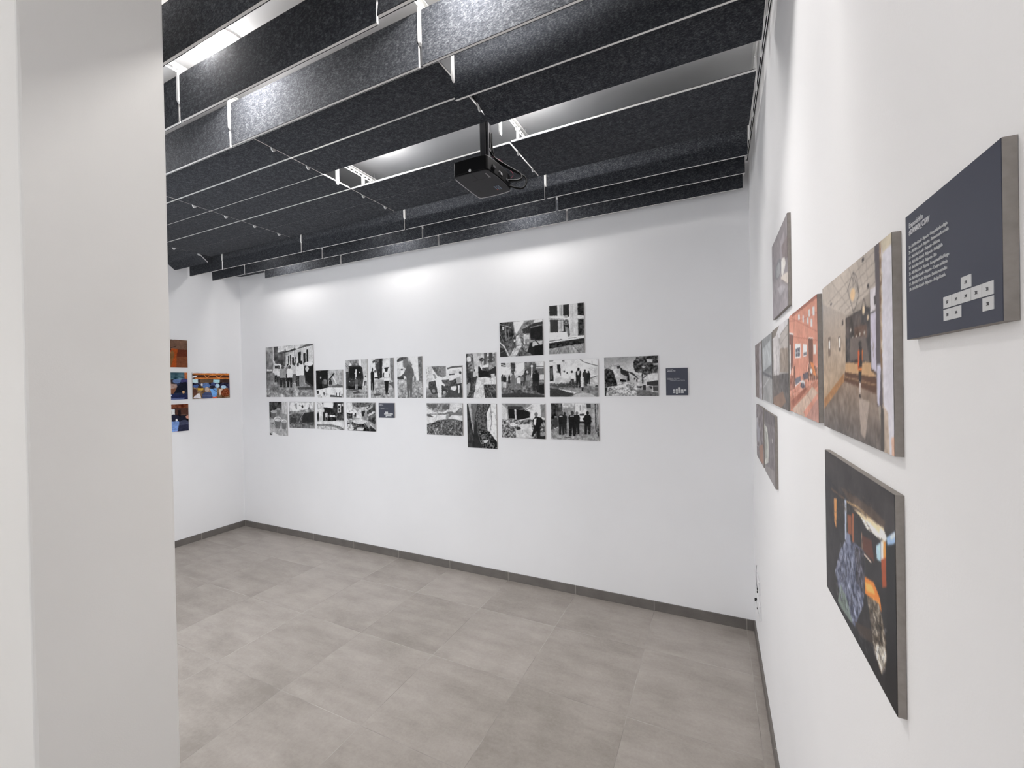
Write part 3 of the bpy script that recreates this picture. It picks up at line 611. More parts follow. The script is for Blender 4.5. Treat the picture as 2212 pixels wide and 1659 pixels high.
'B17':[["b",225],["p",120,[0,0,102,1,91,32,5,39]],["p",100,[273,4,329,8,328,51,272,48]],["p",205,[-1,52,411,51,411,588,-2,600]],["p",215,[412,0,684,5,789,601,422,537]],["l",50,12,[645,-5,702,68,890,155,992,185]],["p",200,[923,194,992,197,991,408,923,430]],["l",120,7,[882,54,890,155]],["p",40,[7,157,79,147,91,564,9,575]],["p",90,[22,209,63,212,61,524,24,523]],["p",40,[167,119,235,117,250,402,215,452,185,399]],["g",110,130,[4,614,500,591,998,434,1000,1000,0,1000]],["n",50,40,[4,614,500,591,998,434,1000,1000,0,1000]],["p",190,[751,599,998,434,998,757,750,675]],["n",30,30,[751,599,998,434,998,757,750,675]],["p",70,[7,653,597,620,575,747,199,737,6,692]],["p",205,[199,763,573,874,514,911,198,802]],["p",60,[5,758,198,789,514,924,394,995,0,982]],["e",185,706,1042,250,153],["p",60,[939,693,1004,695,1003,733,938,731]],["p",190,[123,468,225,472,219,646,183,645,173,512,158,645,122,644]],["p",215,[140,346,212,349,236,382,227,493,120,489,115,376]],["e",100,177,321,25,27],["p",205,[276,461,353,464,348,637,321,637,314,504,302,636,275,635]],["p",225,[289,340,344,342,362,374,354,485,274,482,270,370]],["e",60,317,315,19,27],["p",200,[344,483,404,485,400,639,378,638,373,521,364,638,342,637]],["p",225,[354,375,397,377,411,406,405,504,342,501,339,402]],["e",60,376,353,15,24],["p",60,[426,492,518,496,513,694,480,693,471,542,458,692,425,691]],["p",225,[442,354,507,357,529,394,520,520,423,516,419,389]],["e",40,475,326,23,31],["p",205,[404,460,453,436,441,589,402,588]],["p",40,[561,481,656,485,649,748,616,748,608,546,593,747,559,746]],["p",40,[578,297,645,300,667,349,657,516,559,513,555,343]],["e",30,612,259,24,41],["p",190,[582,314,631,312,619,417,590,416]],["p",45,[696,490,779,493,774,714,744,713,737,545,724,712,694,712]],["p",50,[710,336,769,339,788,379,781,520,693,517,689,375]],["e",40,740,305,21,34],["p",40,[779,487,840,489,836,665,814,665,809,531,800,664,778,663]],["p",40,[790,364,833,366,847,399,841,511,778,508,775,395]],["e",50,812,339,15,27],["p",215,[647,482,715,472,707,750,653,736]],["p",40,[672,749,707,737,703,839,671,838]],["s",190,40,30,10,[38,654,977,607,975,757,36,733]],["s",60,40,30,15,[16,732,555,772,572,976,11,969]]],
'B18':[["b",150],["p",200,[0,22,112,134,142,468,-1,470]],["p",120,[80,0,570,0,569,104,124,78]],["p",60,[158,78,460,77,547,132,325,188,146,162]],["p",30,[157,161,308,161,322,437,165,439]],["p",30,[348,174,634,172,664,294,652,431,355,464]],["p",205,[303,161,337,160,344,464,317,464]],["p",215,[546,186,712,8,989,0,993,451,673,458,676,240]],["l",110,11,[546,200,710,103]],["p",130,[894,22,989,22,994,398,910,372]],["n",30,50,[548,22,1000,0,993,451,673,458]],["p",120,[-1,470,1004,451,1000,1000,0,1000]],["n",130,30,[-1,470,1004,451,1000,1000,0,1000]],["p",205,[386,628,672,566,733,808,361,848]],["p",200,[186,578,321,561,319,657,208,660]],["e",40,396,724,49,55],["p",190,[318,767,669,729,731,971,338,986]],["l",225,16,[343,513,717,389,749,402]],["n",60,20,[6,498,366,491,315,987,0,1000]],["l",215,7,[471,927,559,841,645,947]],["p",30,[721,457,782,361,910,386,961,506,907,561,884,669,880,992,816,994,798,779,720,944,677,932,745,700,725,592]],["e",110,800,306,39,60],["p",215,[749,429,807,414,783,618,736,592]],["p",40,[860,912,987,880,996,995,859,992]],["e",140,934,882,47,32],["s",35,60,20,30,[-1,470,716,457,709,972,0,1000]],["s",215,50,18,50,[-1,470,716,457,709,972,0,1000]]],
'B19':[["b",150],["p",70,[0,0,246,1,246,630,-2,743]],["e",30,75,119,45,95],["p",30,[33,119,118,119,113,422,28,424]],["n",50,50,[0,0,266,1,246,656,-2,743]],["p",190,[246,1,506,3,484,132,265,106]],["n",60,40,[246,1,526,3,504,158,264,158]],["p",170,[364,158,504,132,502,261,382,340]],["p",215,[526,8,759,4,752,488,519,442]],["n",40,40,[526,8,759,4,756,233,522,235]],["l",90,12,[627,54,624,196]],["l",90,12,[681,55,679,195]],["p",60,[749,4,836,4,843,131,757,131]],["p",150,[836,4,1000,0,995,937,864,638]],["l",50,26,[930,30,938,737]],["l",90,15,[968,5,977,686]],["n",50,50,[836,4,1000,0,995,937,864,638]],["p",40,[958,661,992,660,992,900,964,888]],["g",125,150,[-2,743,257,577,884,587,1001,937,1000,1000,0,1000]],["n",45,30,[-2,743,257,577,884,587,1000,1000,0,1000]],["p",215,[71,687,154,659,133,686,71,714]],["l",50,12,[292,942,412,924]],["l",190,20,[471,948,485,701]],["p",225,[600,247,717,234,723,463,597,466]],["p",60,[615,286,707,280,706,336,614,337]],["p",30,[596,492,713,489,712,540,596,538]],["p",40,[174,542,300,539,292,864,247,866,236,619,217,867,172,869]],["p",30,[196,314,286,313,315,371,303,578,170,582,165,373]],["e",90,242,265,31,51],["p",40,[256,538,340,536,334,836,303,837,297,609,283,838,253,839]],["p",35,[271,327,332,326,351,380,342,572,253,574,250,381]],["e",40,302,282,21,47],["p",30,[387,557,527,554,519,894,469,896,456,637,436,897,385,899]],["p",28,[411,317,511,316,543,377,530,594,383,598,377,379]],["e",60,462,266,35,53],["p",35,[498,532,607,530,600,839,561,840,552,606,535,841,496,843]],["p",30,[517,315,595,314,620,369,609,567,495,570,490,371]],["e",110,557,268,27,48],["p",35,[706,524,835,521,827,830,781,832,769,597,750,833,704,835]],["p",30,[727,306,820,305,849,360,837,558,702,561,696,362]],["e",30,774,259,32,48],["p",30,[666,413,735,336,733,463,694,464]],["p",30,[812,309,857,486,827,538]],["p",200,[190,348,251,347,250,373,189,374]],["p",190,[421,339,491,339,490,364,421,365]],["e",60,105,528,49,158],["p",170,[81,365,128,364,128,391,80,391]],["s",190,40,22,20,[29,768,864,638,954,939,26,954]],["s",60,30,30,85,[264,158,504,158,499,442,259,446]],["s",215,20,30,88,[854,30,968,30,984,812,883,638]]],
'B20':[["b",185],["g",150,205,[0,0,605,0,588,412,449,380,301,204,137,233,0,173]],["p",40,[1,311,68,282,164,339,210,510,254,731,1,775]],["n",60,40,[0,173,185,262,234,731,1,775]],["l",190,10,[2,180,79,256]],["l",150,8,[6,239,106,336]],["p",190,[147,234,301,217,293,397,273,693,201,445]],["n",40,50,[147,234,301,217,273,693,201,445]],["p",60,[243,240,311,211,300,294,261,305]],["l",110,8,[129,181,142,234,282,203]],["p",190,[260,396,303,346,297,681,264,693]],["p",45,[305,256,356,323,468,381,482,611,436,609,428,507,316,424]],["p",170,[305,424,438,507,436,609,305,540]],["p",190,[467,406,578,488,658,618,692,746,582,767,481,662]],["p",55,[468,381,542,410,659,580,631,566,559,487,481,420]],["p",30,[300,559,417,589,416,685,299,617]],["p",60,[558,538,586,539,585,590,562,582]],["p",60,[604,565,627,572,625,655,602,641]],["n",40,40,[302,398,659,542,692,771,297,707]],["p",165,[1,775,253,744,312,643,473,636,674,770,624,996,0,1000]],["n",110,22,[1,762,254,731,312,643,473,636,674,770,624,996,0,1000]],["n",60,50,[1,762,312,643,674,770,624,996,0,1000]],["p",40,[1,775,60,777,26,998,0,1000]],["p",75,[566,131,623,8,1000,0,999,209,1004,421,861,438,770,472,680,417,588,399,545,244]],["n",90,30,[538,104,623,2,1000,0,1003,433,770,484,588,412]],["p",205,[786,82,903,78,893,177,803,146]],["p",195,[892,202,999,184,998,246,927,242]],["e",195,737,268,33,28],["p",205,[815,474,1003,439,1002,632,902,653,831,600]],["l",45,24,[721,671,711,469,736,369]],["l",50,13,[732,545,797,473]],["n",50,30,[597,413,779,472,775,673,630,642]],["p",55,[794,648,902,628,1005,607,1003,756,792,736]],["p",150,[628,756,1005,743,1000,1000,605,996]],["n",35,30,[617,844,1002,880,1000,1000,605,996]],["p",50,[720,721,775,723,772,849,722,847]],["p",70,[900,759,1003,756,1002,867,902,865]],["p",60,[828,737,887,746,885,827,845,801]],["l",215,7,[711,708,784,711,786,855]],["l",225,8,[801,737,891,752,897,902]],["p",40,[610,756,711,746,691,796,609,781]],["p",100,[617,857,718,847,1001,929,1000,1000,605,996]],["n",30,20,[617,857,1002,880,1000,1000,605,996]],["s",30,130,26,40,[538,104,623,2,1000,0,1003,433,770,484,588,412]],["s",170,40,18,70,[538,104,623,2,1000,0,1003,433,770,484,588,412]],["s",225,120,20,30,[1,762,254,731,312,643,473,636,674,770,624,996,0,1000]],["s",70,90,20,60,[1,762,254,731,312,643,473,636,674,770,624,996,0,1000]],["s",150,40,36,50,[2,278,184,340,225,730,1,775]]],
'L1':[["b",[120,62,35]],["p",[105,80,66],[0,0,1000,0,1002,352,14,373]],["p",[150,70,30],[626,324,766,332,732,983,557,991]],["p",[90,45,30],[766,346,995,352,999,602,738,609]],["p",[112,66,44],[738,609,999,602,1000,1000,732,1003]],["p",[60,45,40],[3,373,487,356,476,995,0,1000]],["l",[30,25,25],12,[615,297,732,238]],["p",[35,28,28],[309,146,572,108,614,379,587,572,346,606]],["p",[235,95,55],[350,388,602,393,604,558,346,578]],["p",[240,180,160],[348,456,601,456,600,484,348,483]],["p",[235,95,45],[466,248,571,176,594,202,511,301]],["p",[120,85,50],[529,573,649,378,693,514,604,957,534,958]],["e",[90,60,50],424,74,103,108],["p",[225,225,225],[655,0,690,-2,666,27,655,22]]],
'L2':[["b",[40,48,70]],["p",[60,85,95],[0,0,930,-4,926,267,-2,268]],["n",40,80,[0,0,930,-4,926,267,-2,268]],["p",[170,100,60],[925,-4,1000,0,1002,251,927,239]],["n",70,80,[6,227,1002,209,1000,378,2,390]],["e",[50,45,50],635,354,88,94],["p",[165,140,130],[576,411,737,437,757,660,595,661,562,577]],["e",[90,110,150],739,325,93,83],["e",[60,60,100],926,323,94,95],["p",[25,28,40],[831,380,972,350,980,716,616,772]],["p",[120,80,60],[527,605,735,576,663,772,513,772]],["e",[150,110,95],553,411,55,94],["e",[190,150,110],892,730,31,51],["p",[35,40,75],[501,800,997,829,1000,1000,504,1004]],["p",[90,100,140],[545,940,918,928,905,999,544,1002]],["p",[200,210,230],[535,828,616,814,615,856,546,865]],["p",[60,70,110],[1,444,507,439,497,1004,0,1000]],["n",40,70,[5,281,533,273,497,1004,0,1000]]],
'L3':[["b",[50,36,36]],["p",[110,60,40],[0,8,1000,0,1000,145,1,146]],["n",50,60,[0,-6,1000,0,1000,145,1,146]],["p",[215,225,230],[109,164,674,173,671,368,105,344]],["p",[30,28,28],[503,222,594,226,591,351,501,347]],["e",[180,150,90],540,279,41,56],["p",[75,50,42],[686,160,998,144,1000,480,692,438]],["p",[35,28,30],[741,218,810,206,819,388,739,385]],["p",[20,20,26],[3,354,994,423,998,648,4,604]],["n",40,60,[4,340,995,381,998,648,4,604]],["e",[34,36,52],657,507,132,126],["e",[225,225,225],713,573,27,45],["e",[28,30,42],839,543,110,106],["p",[210,150,130],[920,462,994,423,995,563,942,533]],["p",[120,150,205],[494,709,575,615,758,623,802,751,775,1003,500,1018]],["l",[90,120,180],11,[513,892,753,912]],["p",[150,150,170],[-5,715,484,653,500,1018,0,1000]],["e",[66,70,92],882,741,119,154],["p",[44,46,66],[755,777,996,760,1000,1000,729,996]],["p",[190,90,70],[649,992,729,984,729,1012,660,1015]]],
'L4':[["b",[70,48,40]],["p",[215,215,225],[0,0,1000,0,999,50,5,56]],["p",[190,110,50],[14,27,1000,25,1003,102,32,83]],["p",[70,40,30],[31,111,1002,118,1001,211,67,209]],["p",[200,120,60],[67,195,1001,195,1000,236,66,245]],["l",[215,140,80],16,[316,104,384,204,456,100,599,97,702,209,789,107]],["p",[225,225,235],[3,140,143,108,105,166,3,201]],["p",[190,215,225],[2,238,179,250,196,392,3,419]],["p",[50,40,40],[141,250,198,250,196,392,148,421]],["p",[95,75,58],[198,250,1000,242,999,459,195,450]],["p",[165,205,215],[544,270,722,281,720,401,542,394]],["p",[60,45,40],[722,260,1000,257,999,428,730,425]],["p",[40,40,60],[5,392,1000,397,1000,613,2,587]],["n",80,30,[5,378,1000,381,1000,613,2,587]],["p",[120,95,70],[3,559,1000,613,998,984,0,992]],["n",60,60,[3,559,1000,613,998,984,0,992]],["e",[205,205,205],243,464,27,52],["e",[90,110,150],350,480,89,87],["e",[70,95,150],100,519,84,62],["e",[170,195,220],654,515,59,84],["e",[60,45,40],184,549,49,57],["p",[190,150,60],[136,591,280,594,278,666,135,676]],["p",[80,110,160],[252,508,450,452,448,570,289,595]],["e",[60,70,110],541,453,62,77],["e",[165,150,140],371,649,59,99],["p",[66,76,108],[247,823,306,754,445,745,515,836,518,990,239,980]],["l",[100,112,140],8,[256,881,514,880]],["e",[40,35,45],519,571,61,71],["p",[110,160,220],[447,628,632,604,649,843,605,945,523,955]],["l",[30,35,55],12,[498,600,629,753]],["p",[215,190,170],[694,665,780,608,821,761,711,906]],["e",[165,195,225],824,563,74,67],["e",[120,62,36],875,793,121,159],["n",50,20,[758,637,1000,644,994,969,753,954]],["p",[210,205,210],[10,964,95,815,171,776,225,979]],["e",[90,60,50],59,743,63,124],["p",[205,90,60],[523,940,647,948,636,1006,532,999]],["p",[50,45,70],[946,520,997,520,999,706,965,705]],["s",[30,30,46],60,14,20,[5,419,999,428,1000,613,2,587]],["s",[150,170,200],30,12,10,[5,419,999,428,1000,613,2,587]],["s",[60,40,34],40,14,20,[14,56,999,40,996,242,30,237]]],
'R1':[["b",[150,140,130]],["p",[178,168,158],[0,0,838,-1,838,202,448,275,-7,110]],["l",[140,130,122],4,[189,0,514,248]],["l",[140,130,122],4,[353,0,577,223]],["l",[140,130,122],4,[496,0,636,199]],["l",[140,130,122],4,[622,0,691,177]],["l",[140,130,122],4,[733,0,744,155]],["l",[140,130,122],4,[118,137,844,26]],["l",[140,130,122],4,[230,177,842,76]],["l",[140,130,122],4,[332,215,840,127]],["l",[140,130,122],4,[426,249,838,178]],["p",[168,158,148],[-7,110,443,270,431,619,-2,863]],["g",[160,152,146],[176,150,122],[-7,110,443,270,431,619,-2,863]],["p",[165,120,78],[12,801,408,618,401,678,7,872]],["n",22,40,[-21,352,441,408,428,678,7,872]],["p",[58,54,54],[442,291,722,274,833,318,821,649,434,560]],["p",[70,62,58],[447,291,669,285,663,420,441,408]],["p",[90,68,56],[571,361,735,371,733,437,568,424]],["n",40,30,[448,275,833,318,823,580,434,560]],["e",[190,185,175],598,420,10,9],["e",[190,185,175],645,410,9,9],["e",[190,185,175],703,409,9,9],["e",[190,185,175],548,421,10,10],["e",[190,185,175],519,373,10,10],["p",[105,95,90],[506,416,716,427,761,562,500,547]],["p",[185,150,112],[434,556,793,568,836,636,689,663,420,610]],["p",[90,62,46],[420,612,836,646,833,726,401,668]],["l",[150,120,90],6,[407,640,834,684]],["p",[120,104,94],[401,670,833,726,895,1005,0,1005,7,872]],["g",[140,120,104],[92,86,84],[401,670,833,726,895,1005,0,1005,7,872]],["n",26,35,[401,670,833,726,895,1005,0,1005,7,872]],["p",[160,146,136],[621,755,753,772,694,976,641,954]],["p",[205,200,205],[778,200,838,199,836,312,774,320]],["p",[60,55,55],[821,246,839,244,837,288,822,288]],["p",[190,185,200],[773,327,845,320,844,622,776,599]],["l",[90,85,80],4,[775,193,778,606]],["p",[70,55,48],[776,599,840,622,839,636,778,613]],["p",[86,80,84],[833,1,882,0,878,394,882,596,896,777,838,788,833,525,838,182]],["p",[190,188,205],[841,581,882,583,860,786,837,767]],["p",[130,105,82],[882,0,910,1,898,531,902,624,876,596]],["n",50,30,[882,0,910,1,902,624,876,596]],["p",[204,202,210],[903,1,1000,0,1000,1000,949,1007,903,783,895,530]],["p",[190,180,160],[903,1,1000,0,1002,52,908,69]],["p",[175,160,145],[889,771,943,807,956,1006,898,1004]],["n",40,30,[883,758,943,807,956,1006,898,1004]],["p",[75,70,66],[875,772,905,797,902,1000,867,996]],["p",[205,170,150],[971,919,1003,908,1000,1000,972,1004]],["l",[55,50,50],4,[564,50,481,132,564,280,645,197,564,50]],["l",[55,50,50],4,[564,50,612,88,645,197]],["l",[50,45,45],6,[563,82,561,136]],["e",[210,180,140],555,175,34,36],["l",[60,55,55],4,[703,229,669,278,699,336,730,287,703,229]],["e",[215,195,165],697,291,16,22],["e",[215,195,165],748,337,12,14],["e",[50,45,45],698,26,16,11],["p",[55,50,50],[743,166,768,169,767,191,746,185]],["e",[60,55,55],189,152,20,7],["p",[60,50,48],[382,297,405,297,404,327,380,323]],["p",[120,105,95],[111,368,169,366,162,498,115,505]],["p",[225,220,215],[127,394,156,395,153,450,124,447]],["p",[100,90,82],[311,384,353,385,356,477,319,478]],["p",[215,210,205],[323,394,348,395,350,459,325,456]],["e",[45,40,40],647,462,22,17],["p",[38,34,36],[631,478,668,481,676,535,665,587,623,585]],["p",[205,90,40],[615,499,638,494,630,601,611,604]],["p",[205,110,50],[665,496,683,501,677,557,667,557]],["p",[40,36,36],[619,585,663,587,656,674,623,670]],["p",[205,120,55],[623,593,663,591,663,610,622,612]],["p",[190,180,175],[629,674,651,674,645,731,630,732]],["e",[60,50,45],635,747,13,11],["p",[60,45,40],[558,550,612,542,611,565,562,566]],["s",[136,124,114],60,60,80,[29,891,405,687,825,733,867,990,23,992]],["s",[135,100,70],30,30,30,[17,811,419,627,417,670,14,862]],["s",[120,104,90],30,30,80,[451,292,826,317,816,566,446,552]],["s",[200,190,170],40,40,88,[889,2,912,4,901,531,884,529]]],
'R2':[["b",[200,140,120]],["n",10,50,[0,0,1000,0,1000,1000,0,1000]],["l",[165,100,82],4,[9,55,537,126,996,143]],["l",[165,100,82],4,[-7,206,995,361]],["l",[165,100,82],4,[73,28,1000,294]],["p",[120,86,78],[-4,174,197,216,140,543,-15,610]],["l",[225,220,220],10,[-4,176,197,213]],["p",[205,205,205],[696,127,751,142,756,199,692,184]],["p",[205,205,205],[816,162,866,175,868,238,811,225]],["p",[205,205,205],[559,83,601,96,600,160,553,147]],["p",[205,205,205],[395,52,458,64,461,113,390,100]],["p",[205,205,205],[873,77,931,83,932,154,874,147]],["p",[205,205,205],[749,76,806,81,808,139,751,137]],["p",[150,95,80],[126,-10,1000,0,998,33,121,32]],["p",[225,225,225],[255,316,469,334,462,463,250,454]],["p",[90,90,100],[272,364,447,365,443,447,273,444]],["l",[225,225,225],5,[357,367,358,449]],["l",[225,225,225],4,[268,404,447,409]],["p",[225,225,225],[563,344,687,364,687,460,560,457]],["p",[120,120,125],[571,423,679,423,677,454,568,452]],["p",[225,220,215],[882,377,947,388,945,461,882,461]],["p",[112,78,66],[732,309,870,330,865,535,745,556]],["l",[225,215,210],6,[732,309,879,331]],["l",[225,215,210],4,[732,309,721,537]],["p",[225,220,215],[8,301,54,303,51,606,-5,610]],["p",[112,112,122],[244,656,455,632,458,681,246,728]],["l",[215,210,210],7,[237,729,458,683]],["p",[96,90,98],[533,614,710,595,722,653,565,671]],["p",[176,120,100],[-15,851,558,756,1003,654,1011,703,168,970,3,973]],["p",[190,166,150],[122,963,696,779,828,718,983,764,541,956,610,1001,165,997]],["p",[176,132,120],[610,1001,994,800,1000,1000,807,1001]],["p",[150,92,74],[31,893,631,735,698,743,123,952]],["n",20,40,[-12,828,1003,654,1000,1000,0,1000]],["l",[160,130,115],6,[644,781,818,852]],["p",[150,100,84],[9,627,202,624,234,755,18,782]],["n",60,30,[-2,494,258,506,275,795,-2,828]],["p",[120,86,74],[188,534,234,531,236,734,181,745]],["e",[225,225,225],533,699,67,29],["e",[90,85,95],524,719,82,25],["n",90,20,[452,661,637,662,629,754,444,759]],["p",[130,95,80],[715,528,982,565,989,663,704,671]],["n",90,30,[666,508,996,558,997,671,652,680]],["p",[205,130,80],[780,514,871,527,950,638,865,620]],["e",[205,205,205],812,593,37,21],["s",[216,205,200],50,26,60,[27,694,637,653,993,606,989,663,629,754,35,859]],["s",[86,66,62],70,26,60,[34,627,238,713,712,564,995,574,989,663,629,754,35,859]]],
'R3':[["b",[150,146,144]],["p",[200,198,200],[0,0,1000,0,1011,171,544,156,0,131]],["p",[120,112,104],[0,0,528,-6,246,105,2,116]],["p",[170,164,160],[549,119,1022,60,1011,329,564,286]],["l",[110,106,104],6,[547,131,1004,68]],["l",[130,124,120],6,[570,236,1017,160]],["p",[190,186,186],[71,139,406,86,529,283,454,617,99,584]],["l",[110,106,108],9,[404,99,489,318,398,776]],["p",[140,128,118],[529,283,1023,319,1009,578,532,566]],["n",30,50,[17,205,1024,307,1004,623,7,612]],["p",[205,200,200],[90,326,282,327,288,533,86,555]],["l",[80,76,78],11,[311,350,325,615]],["p",[100,94,92],[25,612,1007,589,1000,1000,0,1000]],["p",[88,84,84],[493,591,1007,589,1003,805,468,801]],["n",35,50,[29,583,1007,589,1000,1000,0,1000]],["p",[130,106,92],[22,903,675,794,850,907,516,1007,44,1004]],["s",[70,66,64],40,40,60,[43,612,1007,595,996,989,10,992]],["s",[205,200,198],20,30,80,[58,238,1022,330,1009,578,31,568]]],
'R4':[["b",[130,130,132]],["g",[150,152,154],[118,120,122],[0,0,1000,0,981,564,24,518]],["p",[180,184,186],[60,163,851,101,950,444,72,537]],["p",[96,96,100],[23,527,992,615,988,652,45,563]],["p",[150,150,150],[42,589,987,666,983,999,12,999]],["n",22,60,[0,0,1000,0,1000,1000,0,1000]],["l",[190,190,190],10,[82,797,794,623,907,830]]],
'R5':[["b",[132,122,120]],["p",[110,98,96],[0,0,621,5,569,479,21,591]],["p",[168,164,168],[683,85,998,21,988,991,585,1001]],["p",[120,108,104],[21,591,569,479,541,997,0,1000]],["l",[186,182,186],13,[504,13,711,482,630,989]],["n",35,60,[0,0,1000,0,1000,1000,0,1000]]],
'R6':[["b",[140,132,134]],["g",[128,122,124],[150,144,148],[0,0,1000,0,1000,1000,0,1000]],["p",[150,144,148],[590,168,824,120,757,395,572,383]],["e",[118,118,122],442,445,221,111],["e",[148,150,152],441,453,150,85],["p",[122,112,112],[655,243,1000,247,1002,479,753,443]],["p",[216,212,208],[641,414,690,389,842,428,886,503,831,557,718,600,643,565]],["p",[206,198,190],[603,583,827,604,989,637,988,759,901,728,713,652,624,619]],["l",[120,108,104],8,[647,621,979,772]],["p",[164,160,164],[345,657,732,698,857,764,585,803]],["n",16,50,[0,0,1000,0,1000,1000,0,1000]]],
'R7':[["b",[120,112,114]],["n",50,60,[0,0,1000,0,1000,1000,0,1000]],["p",[176,172,176],[48,270,209,231,162,485,34,482]],["p",[150,148,156],[109,325,551,428,394,672,84,707]],["p",[150,114,96],[389,753,934,610,966,953,519,985]],["l",[190,186,190],11,[79,792,298,771,233,845]]],
'R8':[["b",[112,106,108]],["p",[98,92,94],[0,0,1000,0,993,159,12,201]],["p",[186,186,180],[10,236,330,263,445,475,387,782,42,900]],["p",[150,152,146],[52,336,282,336,305,718,48,811]],["n",26,50,[0,0,1000,0,1000,1000,0,1000]],["p",[176,172,172],[743,352,833,345,830,405,758,410]],["p",[130,124,124],[18,906,969,760,992,995,12,997]]],
'R9':[["b",[38,36,38]],["p",[50,46,46],[0,0,1000,0,1001,181,890,198,404,225,5,172]],["n",14,60,[0,0,1000,0,1000,1000,0,1000]],["p",[80,66,56],[317,178,763,147,907,158,889,231,537,249]],["n",30,50,[317,178,891,116,906,223,402,278]],["p",[200,140,80],[186,293,241,280,225,482,189,450]],["p",[176,186,205],[386,236,415,229,405,479,382,485]],["p",[150,90,60],[498,274,527,268,526,444,497,452]],["p",[130,76,50],[429,310,489,297,490,409,430,426]],["l",[120,90,64],6,[128,247,375,235]],["l",[205,170,120],6,[418,236,588,211,761,209]],["p",[225,205,170],[538,239,761,209,890,198,910,222,854,263,699,261]],["p",[250,240,225],[622,250,741,235,881,243,854,268,698,280]],["e",[255,250,240],881,235,35,25],["p",[230,150,70],[863,268,906,256,908,336,879,368]],["p",[235,235,240],[858,270,885,265,880,367,859,374]],["p",[170,200,215],[807,319,857,279,856,376,815,384]],["p",[150,180,215],[915,232,1001,162,1004,210,930,272]],["p",[205,215,225],[955,201,1001,166,1001,189,955,225]],["p",[90,52,40],[642,342,759,316,786,417,651,423]],["l",[235,215,200],7,[639,433,746,434]],["l",[190,150,120],5,[635,330,639,428]],["l",[60,54,54],5,[699,252,779,280,788,346]],["p",[92,98,120],[393,485,518,437,662,417,675,514,642,725,514,935,314,941,189,782,298,585]],["n",90,20,[301,528,518,437,676,457,642,745,460,952,216,933,189,782]],["p",[62,60,70],[530,452,662,417,675,514,655,659,549,644]],["n",60,20,[530,452,673,421,654,718,518,806]],["p",[120,126,150],[410,424,466,420,477,477,393,496]],["p",[110,124,116],[287,819,379,831,488,932,403,970,232,959]],["l",[150,150,165],5,[224,762,312,623]],["p",[226,130,50],[669,555,774,522,840,561,857,619,791,627,667,642]],["p",[245,170,90],[673,581,754,552,793,573,689,618]],["p",[160,74,36],[861,361,908,328,911,466,868,492]],["p",[96,84,70],[689,638,830,593,865,656,899,734,906,830,842,937,767,863,729,752]],["n",110,20,[689,638,830,584,907,753,896,872,823,962,747,860]],["p",[206,200,188],[787,828,881,773,901,817,852,911,796,895]],["n",110,15,[749,737,903,671,900,834,842,927,766,891]],["p",[24,23,25],[914,268,1001,219,1000,1000,877,985,907,753]],["p",[30,30,32],[0,1000,248,972,514,935,746,879,841,982,680,999]],["p",[60,50,44],[515,902,748,784,767,844,589,931]],["s",[160,166,190],120,34,75,[300,539,518,437,662,427,666,519,619,741,474,942,283,926,207,772]],["s",[26,26,30],110,36,70,[300,539,518,437,662,427,666,519,619,741,474,942,283,926,207,772]],["s",[205,198,184],90,26,50,[710,653,830,593,902,757,893,875,823,953,757,852]],["s",[30,26,24],90,26,50,[710,653,830,593,902,757,893,875,823,953,757,852]],["s",[96,80,66],60,40,20,[113,180,857,104,890,198,171,457]],["s",[90,92,100],40,30,40,[14,968,281,950,514,924,747,860,680,979,430,995]]],
}

